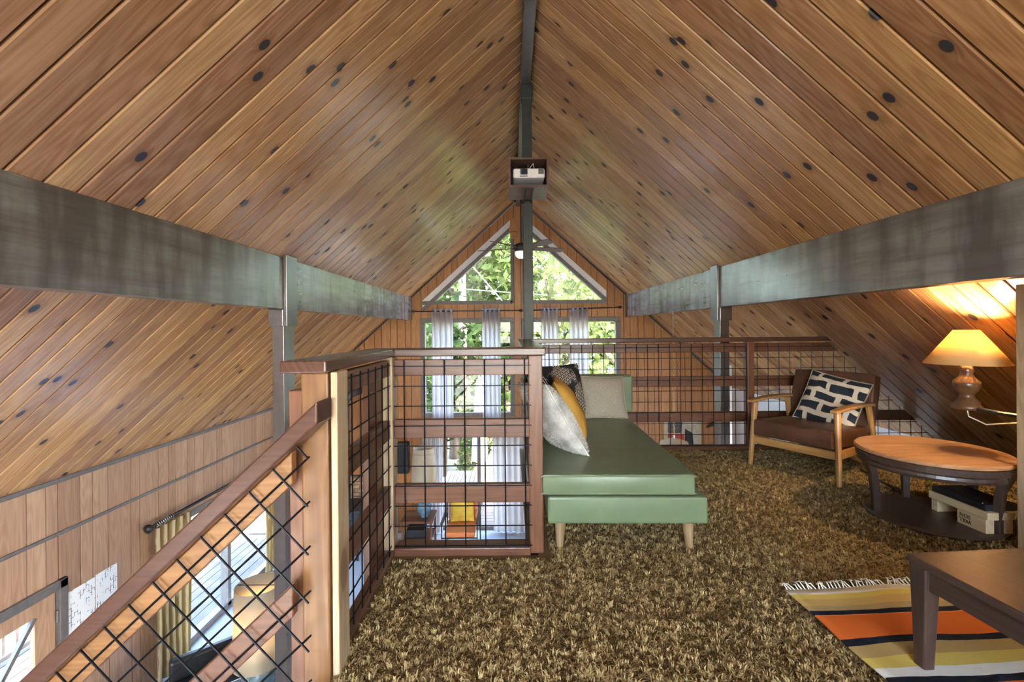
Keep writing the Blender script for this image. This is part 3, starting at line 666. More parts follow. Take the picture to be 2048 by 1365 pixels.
pc = CW((.06, .165, .535)); pillow('cushion', M['maze'], pc, wx*1+Vector((0,0,-.20)), by*.42+Vector((0,0,1)), .44, .44, .13, 'navy and cream maze patterned cushion on the brown armchair', piping=M['linen'])

# ------------------------------------------------------------------ round side table, crate, player
TC = Vector((2.46, 2.68, 0)); TR = .36
st = empty('side_table', TC); tag(st, 'round wood topped side table with dark apron and low shelf', 'table')
local(MB().lathe([(.0, .395), (TR-.012, .395), (TR, .402), (TR, .412), (TR-.008, .42), (0, .42)], n=56, cap=False), 'table_top', M['tabletop'], st)
local(MB().lathe([(TR-.05, .32), (TR-.022, .32), (TR-.016, .335), (TR-.02, .35), (TR-.008, .36), (TR-.006, .394), (TR-.05, .394)], n=56, cap=False), 'apron', M['dkwood'], st, smooth=False)
local(MB().lathe([(0, .022), (.31, .022), (.32, .03), (.31, .042), (0, .042)], n=56, cap=False), 'shelf', M['dkwood'], st)
for a in (170, 72, -66, 8):
    c, s = math.cos(math.radians(a)), math.sin(math.radians(a)); q = Vector((-s, c, 0)); e = Vector((c, s, 0))
    lg = MB(); prof = [(0, .285, .018), (.12, .285, .018), (.26, .30, .022), (.33, .325, .034), (.39, .335, .05)]
    for z, rr, hw in prof:
        for aa, bb in ((-1,-1), (1,-1), (1,1), (-1,1)): p = e*(rr+bb*.02)+q*aa*hw; lg.v.append((p.x, p.y, z))
    for j in range(4):
        for k in range(4): lg.f.append((4*j+k, 4*j+(k+1) % 4, 4*j+4+(k+1) % 4, 4*j+4+k))
    lg.f += [(3,2,1,0), (16,17,18,19)]
    local(lg, 'leg', M['dkwood_z'], st, bevel=.005)
cr = empty('crate_stand', (2.51, 2.54, .042)); tag(cr, 'pale wooden crate stand printed with letters on the table shelf', 'stand')
part(box(2.505, 2.65, 2.40, 2.74, .115, .155), 'top_board', M['lightwood'], cr, bevel=.002)
part(box(2.50, 2.545, 2.405, 2.56, .042, .115), 'front_block', M['lightwood'], cr, bevel=.002)
part(box(2.52, 2.65, 2.70, 2.738, .042, .115), 'foot_block', M['lightwood'], cr, bevel=.002)
part(box(2.60, 2.645, 2.405, 2.56, .042, .115), 'back_block', M['lightwood'], cr, bevel=.002)
def text(s, size, Mx, mat, name, parent=None, ext=.0006):
    c = bpy.data.curves.new(name, 'FONT'); c.body = s; c.size = size; c.extrude = ext; c.align_x = 'CENTER'; c.align_y = 'CENTER'; c.space_line = .9
    o = bpy.data.objects.new(name, c); COL.objects.link(o); o.data.materials.append(mat)
    bpy.context.view_layer.update(); me = bpy.data.meshes.new_from_object(o.evaluated_get(bpy.context.evaluated_depsgraph_get()))
    bpy.data.objects.remove(o); o = bpy.data.objects.new(name, me); COL.objects.link(o)
    if not me.materials: me.materials.append(mat)
    if parent: o.parent = parent; o.matrix_parent_inverse = parent.matrix_world.inverted()
    o.matrix_world = Mx; return o
# face looks towards -X; lettering is upside down
text('WILL\nSON', .03, Matrix(((0,0,-1,2.4993), (1,0,0,2.515), (0,-1,0,.082), (0,0,0,1))), M['black'], 'printed_letters', cr)
pl = empty('media_player', (2.66, 2.56, .155)); tag(pl, 'flat black media player lying on the crate stand', 'player')
part(box(2.515, 2.70, 2.42, 2.73, .156, .19), 'case', M['black'], pl, bevel=.004); part(MB().lathe([(.006, 0), (.006, .002)], (2.53, 2.45, .190), 10), 'button', M['chrome'], pl)
# cable on the carpet
cb = MB().tube([(2.72, 3.55, .03), (2.66, 3.30, .028), (2.63, 3.12, .028), (2.60, 3.0, .03), (2.62, 2.85, .032), (2.66, 2.74, .06)], .009, 6).build('cable', M['black'], smooth=True); tag(cb, 'black cable on the carpet between armchair and side table', 'cable')

# ------------------------------------------------------------------ wall lamp
def light(name, loc, power, color, radius=.03, parent=None):
    d = bpy.data.lights.new(name, 'POINT'); d.energy = power; d.color = color; d.shadow_soft_size = radius
    o = bpy.data.objects.new(name, d); COL.objects.link(o); o.location = loc
    if parent: o.parent = parent; o.matrix_parent_inverse = parent.matrix_world.inverted()
def emis(name, c, s):
    m, nt, b, out = new_mat(name); b.inputs['Base Color'].default_value = (*c, 1); b.inputs['Emission Color'].default_value = (*c, 1); b.inputs['Emission Strength'].default_value = s; return m
M['bulb'] = emis('lit_bulb', (1, .8, .5), 14)
LX, LY = 2.62, 2.62
lp = empty('wall_lamp', (LX, LY, .68)); tag(lp, 'lit wall lamp with amber cone shade and turned wooden body', 'lamp')
part(MB().lathe([(.055, 1.12), (.19, .925)], (LX, LY, 0), 40, False), 'lamp_shade', M['shade_o'], lp, smooth=True, solid=.002)
part(MB().lathe([(0, .665), (.068, .665), (.07, .685), (.058, .695), (.06, .71), (.042, .725), (.032, .75), (.05, .775), (.062, .80), (.06, .825), (.036, .85), (.028, .87), (.036, .885), (.03, .90), (.02, .93), (0, .93)], (LX, LY, 0), 28, False), 'turned_body', wood('turned_wood', [(.12,.062,.03)], (.5,.4,.3), 'z', False, .3, 25), lp, smooth=True)
part(MB().lathe([(0, .965), (.02, .97), (.03, 1.0), (.02, 1.03), (0, 1.035)], (LX, LY, 0), 16, False), 'bulb', M['bulb'], lp, smooth=True)
part(MB().tube([(LX, LY, .92), (LX, LY, .97)], .008, 8), 'socket', M['chrome'], lp)
part(MB().tube([(LX, LY-.02, .675), (LX-.01, LY-.18, .675), (LX+.01, 2.30, .675)], .012, 8), 'bracket', M['black'], lp)
part(MB().tube([(LX, LY, .668), (LX+.02, LY+.01, .62), (LX+.06, LY-.05, .585), (LX+.09, LY-.18, .62), (LX+.10, 2.305, .72)], .004, 6), 'cord', M['rope'], lp, smooth=True)
light('lamp_light', (LX, LY, 1.06), 16, (1, .72, .38), .03, lp)

# ------------------------------------------------------------------ dark coffee table and striped rug
CM = Matrix.Translation((1.31, 1.517, 0)) @ Matrix.Rotation(math.radians(4), 4, 'Z')
ct = empty('coffee_table', M=CM); tag(ct, 'dark walnut coffee table with tapered legs on the striped rug', 'table')
local(MB().box(0, .75, -.80, 0, .365, .392), 'table_top', M['dkwood'], ct, bevel=.006)
for x0, x1, y0, y1 in ((.03, .72, -.045, -.02), (.03, .72, -.78, -.755), (.02, .045, -.77, -.03), (.705, .73, -.77, -.03)): local(MB().box(x0, x1, y0, y1, .295, .365), 'apron', M['dkwood'], ct, bevel=.004)
for x, y, sx, sy in ((0, 0, 1, -1), (.75, 0, -1, -1), (0, -.80, 1, 1), (.75, -.80, -1, 1)):
    lg = MB(); a, b_ = .062, .036
    lg.v = [(x+sx*.012, y+sy*.012, .012), (x+sx*(.012+b_), y+sy*.012, .012), (x+sx*(.012+b_), y+sy*(.012+b_), .012), (x+sx*.012, y+sy*(.012+b_), .012),
            (x+sx*.004, y+sy*.004, .366), (x+sx*a, y+sy*.004, .366), (x+sx*a, y+sy*a, .366), (x+sx*.004, y+sy*a, .366)]
    lg.f = [(3,2,1,0), (4,5,6,7), (0,1,5,4), (1,2,6,5), (2,3,7,6), (3,0,4,7)]
    local(lg, 'leg', M['dkwood_z'], ct, bevel=.005)
def rug_mat():
    m, nt, b, out = new_mat('serape_stripes'); L = nt.links.new; tc = N(nt, 'TexCoord'); sep = N(nt, 'SeparateXYZ'); L(tc.outputs['Object'], sep.inputs[0])
    nz = N(nt, 'TexNoise'); nz.inputs['Scale'].default_value = 5; L(tc.outputs['Object'], nz.inputs[0])
    y = mathn(nt, 'ADD', sep.outputs[1], mathn(nt, 'MULTIPLY', mathn(nt, 'SUBTRACT', nz.outputs['Fac'], .5), .02))
    f = mathn(nt, 'DIVIDE', mathn(nt, 'MULTIPLY', y, -1), 1.2)
    r = N(nt, 'ValToRGB'); r.color_ramp.interpolation = 'CONSTANT'
    st_ = [(0, (.66,.63,.56)), (.03, (.62,.45,.10)), (.055, (.55,.36,.12)), (.095, (.42,.30,.13)), (.122, (.012,.014,.022)), (.146, (.75,.22,.10)), (.15, (.62,.13,.022)), (.255, (.012,.014,.022)), (.285, (.40,.27,.10)), (.33, (.56,.42,.10)), (.375, (.66,.63,.56)), (.41, (.012,.014,.022)), (.43, (.62,.13,.022)), (.6, (.5,.36,.1)), (.8, (.012,.014,.022)), (.85, (.6,.45,.12))]
    e = r.color_ramp.elements
    while len(e) < len(st_): e.new(.5)
    for i, (p, c) in enumerate(st_): e[i].position = p; e[i].color = (*c, 1)
    L(f, r.inputs[0]); L(r.outputs[0], b.inputs['Base Color']); b.inputs['Roughness'].default_value = .95; b.inputs['Specular IOR Level'].default_value = .1
    wv = N(nt, 'TexWave', bands_direction='Y'); wv.inputs['Scale'].default_value = 120; L(tc.outputs['Object'], wv.inputs[0]); bp = N(nt, 'Bump'); bp.inputs['Strength'].default_value = .2; bp.inputs['Distance'].default_value = .002; L(wv.outputs[0], bp.inputs['Height']); L(bp.outputs[0], b.inputs['Normal'])
    return m
RM = Matrix.Translation((1.15, 1.93, .028)) @ Matrix.Rotation(math.radians(3), 4, 'Z')
rg = empty('striped_rug', M=RM); tag(rg, 'woven rug striped orange, black and mustard under the coffee table', 'rug')
mb = MB(); nx, ny = 30, 36
for j in range(ny+1):
    for i in range(nx+1):
        x, y = i/nx*1.1, -j/ny*1.2; mb.v.append((x, y, .004+.005*math.sin(x*11+y*4)*math.sin(y*13-x*3)))
mb.f = [(j*(nx+1)+i, (j+1)*(nx+1)+i, (j+1)*(nx+1)+i+1, j*(nx+1)+i+1) for j in range(ny) for i in range(nx)]
local(mb, 'weave', rug_mat(), rg, smooth=True, solid=.005)
fr = MB()
for i in range(70):
    x = .01+i*.0155; a = random.uniform(-.025, .025); l_ = random.uniform(.025, .055)
    fr.tube([(x, -.005, .006), (x+a*.5, l_*.5, .016+random.uniform(0, .01)), (x+a, l_, .008), (x+a*1.5+.012, l_*.75, .012)], .0026, 5)
o = local(fr, 'fringe', M['rope'], rg, smooth=True); o['kind'] = 'stuff'

# ------------------------------------------------------------------ projector in its box
pj = empty('projector_box', (.16, 4.0, 2.33)); tag(pj, 'open dark wooden box on the ridge post holding a projector', 'box')
x0, x1, y0, y1, z0, z1 = -.008, .326, 3.80, 4.17, 2.332, 2.58
mbox = wood('box_walnut', [(.14,.075,.05)], (.5,.4,.35), 'x', False, .4, 40)
part(box(x0, x1, y0, y1, z0, z0+.02), 'bottom', mbox, pj); part(box(x0, x1, y0, y1, z1-.015, z1), 'top', mbox, pj)
part(box(x0, x0+.016, y0, y1, z0+.02, z1-.015), 'side', mbox, pj); part(box(x1-.016, x1, y0, y1, z0+.02, z1-.015), 'side', mbox, pj); part(box(x0+.016, x1-.016, y1-.015, y1, z0+.02, z1-.015), 'back', M['black'], pj)
for xx in (.125, .19): part(box(xx, xx+.012, y0+.03, y1+.12, z0-.012, z0), 'bracket', M['black'], pj)
pr = empty('projector', (.16, 3.95, 2.40)); tag(pr, 'white projector with dark lens hanging inside the wooden box', 'projector')
part(box(.03, .295, 3.81, 4.05, 2.415, 2.495), 'body', M['white'], pr, bevel=.015, seg=3)
lpn = part(box(.09, .15, 3.803, 3.815, 2.44, 2.488), 'lens_panel', M['black'], pr, bevel=.003)
part(MB().tube([(.12, 3.805, 2.464), (.12, 3.79, 2.464)], .02, 16), 'lens', plain('lens_glass', (.02,.03,.06), .08), lpn)
part(box(.24, .285, 3.804, 3.812, 2.445, 2.49), 'vent', M['trimgrey'], pr); part(box(.085, .15, 3.806, 3.812, 2.424, 2.432), 'slot', M['trimgrey'], pr)
part(MB().tube([(.16, 3.93, 2.495), (.16, 3.93, 2.565)], .018, 10), 'mount', M['black'], pr)
part(MB().tube([(.15, 3.9, 2.50), (.20, 3.86, 2.55), (.22, 3.95, 2.50)], .004, 6), 'cord', M['rope'], pr, smooth=True)

# ------------------------------------------------------------------ ceiling fan
FX, FY, FZ = RX, 6.5, 2.27
fn = empty('ceiling_fan', (FX, FY, FZ)); tag(fn, 'five bladed brown ceiling fan with a glass light bowl', 'fan')
part(MB().tube([(FX, FY, FZ+.1), (FX, FY, 3.43)], .012, 8), 'downrod', M['iron'], fn); part(MB().lathe([(0, .06), (.05, .05), (.105, .02), (.11, -.03), (.08, -.07), (0, -.075)], (FX, FY, FZ+.05), 28, False), 'motor', M['iron'], fn, smooth=True)
part(MB().lathe([(.085, -.03), (.09, -.06), (.075, -.10), (.04, -.125), (0, -.13)], (FX, FY, FZ+.01), 24, False), 'light_bowl', emis('lit_bowl', (.9,.8,.66), .35), fn, smooth=True)
part(MB().lathe([(.03, 0), (.055, -.07), (.055, -.09), (0, -.09)], (FX, FY, 3.425), 20, False), 'canopy', M['iron'], fn)
for k in range(5):
    R_ = Matrix.Translation((FX, FY, FZ+.03)) @ Matrix.Rotation(math.radians(18+72*k), 4, 'Z') @ Matrix.Rotation(math.radians(-13), 4, 'X')
    mb = MB(); m_ = 12
    ol = [(.14+.50*i/m_, -(.05+.022*math.sin(i/m_*2.2))) for i in range(m_+1)]+[(.655, -.04), (.66, 0), (.655, .04)]+[(.64-.50*i/m_, .05+.022*math.sin((1-i/m_)*2.2)) for i in range(m_+1)]
    mb.prism(ol, -.004, .004, 'z', R_); part(mb, 'blade', wood('blade_wood', [(.13,.07,.06), (.15,.085,.07)], (.5,.4,.35), 'x', False, .35, 40), fn)
    part(MB().box(.06, .2, -.02, .02, -.008, .0, R_), 'blade_arm', M['iron'], fn)
o = empty('wall_box', (RX-.03, YG-.06, 3.05)); tag(o, 'small tapered wooden box high on the gable mullion', 'box')
part(MB().prism([(-.02,2.95), (.13,2.95), (.10,3.18), (.01,3.18)], YG-.12, YG-.001, 'y'), 'case', M['gable'], o); part(MB().tube([(.055, YG-.125, 2.88), (.055, YG-.02, 2.88)], .055, 16), 'round_cover', M['gable'], o)

# ------------------------------------------------------------------ curtains
def curtain(name, mat, a, b_, z0, z1, axis, at_, folds, amp, lab, group):
    mb = MB(); n = folds*8; m_ = 8
    for j in range(m_+1):
        for i in range(n+1):
            u = a+(b_-a)*i/n; d = amp*math.sin(2*math.pi*folds*i/n)*(.8+.2*j/m_)+.3*amp*math.sin(5.1*i/n+j*.5); z = z0+(z1-z0)*j/m_
            mb.v.append((u, at_+d, z) if axis == 'x' else (at_+d, u, z))
    mb.f = [(j*(n+1)+i, j*(n+1)+i+1, (j+1)*(n+1)+i+1, (j+1)*(n+1)+i) for j in range(m_) for i in range(n)]
    o = mb.build(name, mat, smooth=True, solid=.003); tag(o, lab, 'curtain', group); return o
for a, b_, lab in ((-1.466, -1.074, 'leftmost grey sheer curtain on the left gable window'), (-.532, -.20, 'second grey sheer curtain on the left gable window'), (.56, .87, 'first grey sheer curtain on the right gable window'), (1.083, 1.43, 'rightmost grey sheer curtain on the right gable window')):
    curtain('sheer_curtain', M['sheer'], a, b_, -.50, 1.53, 'x', YG-.10, 4, .03, lab, 'sheer gable curtains')
for a, b_, lab in ((-1.66, -1.28, 'grey drape left of the sliding glass door below'), (-.35, .22, 'wide grey drape right of the sliding glass door below')):
    curtain('long_drape', M['sheer'], a, b_, ZF+.02, -.72, 'x', YG-.14, 5, .035, lab, 'drapes of the sliding door')
for a, b_, lab in ((4.80, 5.32, 'near striped gold drape by the papered wall'), (6.92, 7.45, 'far striped gold drape at the sliding door end')):
    curtain('striped_drape', M['drape'], a, b_, ZF+.02, -.93, 'y', XL+.10, 5, .035, lab, 'striped gold drapes')
def rod(name, p, q, r_, lab, rings=0):
    e = empty(name, p); tag(e, lab, 'curtain rod', 'curtain rods'); p, q = Vector(p), Vector(q)
    part(MB().tube([p, q], r_, 10), 'rod', M['black'], e, smooth=True); d = (q-p).normalized()
    for s, c in ((-1, p), (1, q)): part(MB().tube([c-d*s*.0, c+d*s*.02, c+d*s*.045, c+d*s*.07], [r_*1.2, r_*2.4, r_*2.6, r_*.8], 12), 'finial', M['black'], e, smooth=True)
    up = Vector((0,0,1)); sd = d.cross(up)
    for k in range(rings):
        c = p+d*(.06+.028*k); part(MB().tube([c+(up*math.cos(t_)+sd*math.sin(t_))*.026 for t_ in np.linspace(0, 2*math.pi, 14)[:-1]], .004, 5, True), 'ring', M['chrome'], e, smooth=True)
rod('curtain_rod', (-1.77, YG-.10, 1.486), (.15, YG-.10, 1.486), .010, 'thin black rod across the left gable window')
rod('curtain_rod', (.30, YG-.10, 1.486), (1.98, YG-.10, 1.53), .010, 'thin black rod across the right gable window')
rod('curtain_rod', (XL+.10, 4.74, -.89), (XL+.10, 7.6, -.89), .018, 'thick dark rod over the striped gold drapes', 9)
rod('curtain_rod', (-1.75, YG-.14, -.70), (.32, YG-.14, -.70), .012, 'dark rod over the sliding glass door drapes')

# ------------------------------------------------------------------ papers on the left wall
mat, nt, b, out = new_mat('printed_plan'); tc = N(nt, 'TexCoord'); mp = N(nt, 'Mapping'); nt.links.new(tc.outputs['Object'], mp.inputs[0]); mp.inputs['Rotation'].default_value = (0, math.radians(90), 0)
br = N(nt, 'TexBrick'); nt.links.new(mp.outputs[0], br.inputs[0]); br.inputs['Scale'].default_value = 1; br.inputs['Brick Width'].default_value = .06; br.inputs['Row Height'].default_value = .028; br.inputs['Mortar Size'].default_value = .0025
br.inputs['Color1'].default_value = br.inputs['Color2'].default_value = (.8,.81,.82,1); br.inputs['Mortar'].default_value = (.05,.06,.09,1)
n2 = N(nt, 'TexNoise'); n2.inputs['Scale'].default_value = 14; nt.links.new(tc.outputs['Object'], n2.inputs[0])
nt.links.new(mix(nt, ramp(nt, n2.outputs['Fac'], [(.5,(0,0,0)),(.56,(1,1,1))]), (.8,.81,.82), br.outputs[0]), b.inputs['Base Color']); b.inputs['Roughness'].default_value = .8
M['plan'] = mat
for y0, y1, z0, z1, lab in ((3.945, 4.205, -1.58, -1.11, 'left white sheet with printed plans beside the door'), (4.215, 4.44, -1.58, -1.10, 'right white sheet with printed plans beside the door')):
    o = box(XL, XL+.004, y0, y1, z0, z1).build('printed_sheet', M['plan']); tag(o, lab, 'paper', 'printed sheets')

# ------------------------------------------------------------------ lower room
# brick hearth wall
hb = box(-3.84, -2.45, 8.40, 8.495, ZF, -1.55).build('brick_hearth', M['mortar']); tag(hb, 'tan brick backing behind the wood stove', 'brickwork'); bpy.context.view_layer.update()
bm_ = MB().box(0, .195, 0, .03, 0, .058).build('brick', M['brick'], bevel=.004); bme = bm_.data; first = bm_
for row in range(15):
    for k in range(8):
        x = -3.84+k*.207-(row % 2)*.1; z = ZF+.005+row*.069
        if x < -3.85 or x+.195 > -2.44: continue
        if first: o = first; first = None
        else:
            o = bpy.data.objects.new('brick', bme); COL.objects.link(o)
        o.parent = hb; o.location = (x, 8.378+random.uniform(-.004, .004), z)
sv = empty('wood_stove', (-2.78, 7.6, ZF)); tag(sv, 'black wood stove with a stovepipe in front of the bricks', 'stove')
part(box(-3.08, -2.48, 7.35, 7.85, ZF+.18, ZF+.80), 'body', M['iron'], sv, bevel=.02); part(box(-3.12, -2.44, 7.31, 7.89, ZF+.80, ZF+.84), 'top_plate', M['iron'], sv, bevel=.01)
part(box(-2.98, -2.58, 7.33, 7.355, ZF+.3, ZF+.68), 'door', M['black'], sv, bevel=.01)
for x in (-3.03, -2.53):
    for y in (7.4, 7.8): part(MB().tube([(x, y, ZF), (x, y, ZF+.19)], [.02, .03], 8), 'leg', M['iron'], sv)
part(MB().tube([(-2.78, 7.6, ZF+.84), (-2.78, 7.6, -.12), (-2.78, 7.68, .0), (-2.78, 7.8, .05), (-2.78, 8.49, .05)], .075, 16), 'stovepipe', M['iron'], sv, smooth=True)
o = empty('speaker', (-2.0, 8.4, -1.5)); tag(o, 'tall black speaker on the wall behind the cream lamp', 'speaker'); part(box(-2.11, -1.91, 8.36, 8.498, -1.5, -.93), 'cabinet', M['black'], o, bevel=.008); part(MB().tube([(-2.01, 8.365, -1.36), (-2.01, 8.35, -1.36)], .06, 16), 'cone', M['iron'], o)
# side table with lamp
e = empty('end_table', (-1.6, 7.85, ZF)); tag(e, 'wooden end table with a lower shelf by the glass door', 'table')
part(box(-1.88, -1.34, 7.6, 8.1, -2.10, -2.06), 'table_top', M['rail'], e, bevel=.004); part(box(-1.86, -1.36, 7.62, 8.08, -2.40, -2.375), 'shelf', M['rail'], e)
for x in (-1.86, -1.39):
    for y in (7.62, 8.05): part(box(x, x+.035, y, y+.035, ZF, -2.10), 'leg', M['rail_z'], e)
o = box(-1.80, -1.50, 7.68, 7.98, -2.374, -2.24).build('stereo', M['black'], bevel=.006); tag(o, 'black stereo box on the end table shelf', 'stereo')
e = empty('table_lamp', (-1.52, 7.82, -2.06)); tag(e, 'table lamp with tall cream drum shade and blue glass base', 'lamp')
part(MB().lathe([(0, 0), (.07, 0), (.075, .02), (.12, .10), (.13, .18), (.09, .28), (.03, .34), (.015, .42), (.012, .66), (0, .66)], (-1.52, 7.82, -2.06), 24, False), 'lamp_base', M['blueglaze'], e, smooth=True)
part(MB().lathe([(.215, -1.46), (.18, -.88)], (-1.52, 7.82, 0), 36, False), 'lamp_shade', M['shade_w'], e, smooth=True, solid=.003); part(MB().lathe([(.186, -.97), (.183, -.93)], (-1.52, 7.82, 0), 36, False), 'shade_band', M['shade_w'], e, smooth=True, solid=.006)
# orange chair with yellow cushion
e = empty('lounge_chair', (-.87, 7.7, ZF)); tag(e, 'orange vinyl lounge chair with dark frame near the glass door', 'armchair')
CS = Matrix.Translation((-.87, 7.72, ZF))
part(MB().box(-.25, .25, -.30, .28, .34, .43, CS), 'seat', M['orange'], e, bevel=.025, seg=3); part(MB().prism([(.24,.43), (.32,.43), (.44,.86), (.37,.86)], -.25, .25, 'x', CS), 'backrest', M['orange'], e, bevel=.02)
for s in (-1, 1):
    x = s*.29; part(MB().tube([CS @ Vector(p) for p in ((x,-.30,0), (x,-.30,.56), (x,.36,.56), (x,.40,0))], .012, 6), 'frame_side', M['iron'], e); part(MB().box(x-.025, x+.025, -.3, .36, .56, .58, CS), 'armrest', M['dkwood'], e, bevel=.004)
part(MB().tube([CS @ Vector(p) for p in ((-.29,-.28,.33), (.29,-.28,.33))], .012, 6), 'front_bar', M['iron'], e)
pillow('cushion', M['yellow'], (-.87, 7.90, ZF+.63), (1,0,.02), (0,.3,1), .40, .40, .13, 'yellow cushion on the orange chair downstairs')
# swag lamp
sx, sy = 2.11, 5.92
e = empty('swag_lamp', (sx, sy, -.5)); tag(e, 'cream swag lamp hanging on a chain from the right beam', 'lamp')
chn = MB()
def link(c, d, flip):
    d = Vector(d).normalized(); w_ = d.cross(Vector((0,1,0)) if flip else Vector((1,0,0))).normalized(); chn.tube([Vector(c)+d*.02*math.cos(t_)+w_*.010*math.sin(t_) for t_ in np.linspace(0, 6.283, 9)[:-1]], .003, 4, True)
for k in range(48): link((sx, sy, 1.34-k*.034), (0,0,1), k % 2)
for k in range(14):
    f = k/13; link((sx+.28*f, sy+.05*f, 1.34-.38*f-.15*math.sin(f*3.14)), (.28, 0, -.38), k % 2)
o = part(chn, 'chain', plain('brass_chain', (.5,.38,.2), .35, .8), e); o['kind'] = 'stuff'
part(MB().lathe([(.0, -.27), (.06, -.28), (.17, -.32), (.19, -.36), (.16, -.52), (.10, -.60), (0, -.61)], (sx, sy, -.02), 32, False), 'lamp_shade', M['shade_w'], e, smooth=True); part(MB().lathe([(0, 0), (.02, .0), (.012, .05), (0, .05)], (sx, sy, -.295), 12, False), 'finial', M['bulb'] and M['chrome'], e)
# framed picture on the gable, abstract shapes
e = empty('framed_picture', (3.2, YG-.02, -.9)); tag(e, 'framed abstract picture in red, grey and cream on the gable wall', 'picture')
part(box(2.83, 3.53, YG-.03, YG-.001, -1.32, -.55), 'frame', M['lightwood'], e, bevel=.004); part(box(2.87, 3.49, YG-.034, YG-.03, -1.28, -.59), 'canvas', plain('cream_canvas', (.58,.53,.40), .8), e)
for pts, c in ((((2.9,-.82), (3.15,-.82), (3.17,-.62), (2.9,-.6)), (.13,.11,.11)), (((2.9,-.96), (3.2,-.98), (3.2,-.84), (2.9,-.83)), (.6,.05,.03)), (((3.21,-1.05), (3.38,-1.1), (3.36,-.82), (3.22,-.74)), (.04,.035,.04)), (((2.95,-1.25), (3.1,-1.22), (3.05,-1.14)), (.6,.42,.08)), (((3.2,-1.25), (3.45,-1.25), (3.4,-1.14), (3.22,-1.12)), (.2,.16,.12))):
    part(MB().prism(pts, YG-.037, YG-.034, 'y'), 'painted_shape', plain('painted_shape', c, .7), e)
o = MB().tube([(3.62, YG-.03, -.72), (3.78, YG-.05, -.63), (3.95, YG-.04, -.72), (3.98, YG-.03, -.86), (3.80, YG-.05, -.80)], [.01, .045, .06, .03, .008], 8).build('wall_sculpture', M['black'], smooth=True); tag(o, 'black curved metal sculpture on the gable wall by the picture', 'sculpture')
# lower left: black chair, lamp on end table
e = empty('leather_chair', (-2.75, 4.25, ZF)); tag(e, 'black leather lounge chair below the stair railing', 'armchair')
KM = Matrix.Translation((-2.8, 4.3, ZF)) @ Matrix.Rotation(math.radians(-50), 4, 'Z')
for k in range(4): part(MB().prism([(.22+.045*k, .42+.12*k), (.36+.045*k, .42+.12*k), (.40+.045*k, .535+.12*k), (.26+.045*k, .535+.12*k)], -.3, .3, 'x', KM), 'back_cushion', M['black'], e, bevel=.03, seg=3)
part(MB().box(-.3, .3, -.35, .3, .25, .42, KM), 'seat', M['black'], e, bevel=.03, seg=3)
for s in (-1, 1): part(MB().box(s*.36-.05, s*.36+.05, -.35, .35, 0, .6, KM), 'armrest', M['black'], e, bevel=.03, seg=3)
e = empty('end_table', (-2.15, 3.9, ZF)); tag(e, 'wooden end table under the large lamp below the stairs', 'table')
part(box(-2.45, -1.9, 3.65, 4.2, -2.1, -2.06), 'table_top', M['rail'], e, bevel=.004)
for x in (-2.43, -1.96):
    for y in (3.67, 4.14): part(box(x, x+.04, y, y+.04, ZF, -2.1), 'leg', M['rail_z'], e)
e = empty('table_lamp', (-2.19, 3.92, -2.06)); tag(e, 'large table lamp with amber lined drum shade and blue base', 'lamp')
part(MB().lathe([(0, 0), (.09, 0), (.13, .06), (.155, .18), (.13, .30), (.06, .38), (.02, .42), (.015, .8), (0, .8)], (-2.19, 3.92, -2.06), 28, False), 'lamp_base', M['blueglaze'], e, smooth=True)
part(MB().lathe([(.205, -1.68), (.185, -1.03)], (-2.19, 3.92, 0), 40, False), 'lamp_shade', M['shade_w'], e, smooth=True, solid=.004); part(MB().tube([(-2.19-.184, 3.92, -1.04), (-2.19+.184, 3.92, -1.04)], .004, 6), 'spider_bar', M['black'], e)
light('lamp_light_low', (-2.19, 3.92, -1.35), 7, (1, .68, .35), .04, e)

# ------------------------------------------------------------------ outside
g = MB().box(-60, 60, -30, 90, -3.3, -3.1).build('ground', M['ground']); tag(g, 'dry ground outside the house', 'ground', kind='structure')
dk = empty('deck', (0, 10, -2.7)); tag(dk, 'grey plank deck outside the gable', 'deck', kind='structure')
for k in range(22): part(box(-5, 4.5, YG+.12+k*.145, YG+.255+k*.145, -2.72, -2.68), 'plank', M['deck'], dk)
sd = empty('side_deck', (-5, 5.5, -2.7)); tag(sd, 'grey side deck outside the sliding door', 'deck', kind='structure')
for k in range(14): part(box(XL-.25-k*.145, XL-.115-k*.145, .5, 8.4, -2.72, -2.68), 'plank', M['deck'], sd)
dr = empty('deck_railing', (-5.85, 5, -2.7)); tag(dr, 'dark slatted deck railing outside the sliding door', 'railing')
part(box(-5.9, -5.82, 1, 9.5, -1.72, -1.66), 'top_rail', M['trimgrey'], dr); part(box(-5.9, -5.82, 1, 9.5, -2.6, -2.55), 'bottom_rail', M['trimgrey'], dr)
for k in range(57): part(box(-5.87, -5.85, 1+k*.15, 1.03+k*.15, -2.55, -1.72), 'baluster', M['pole'], dr)
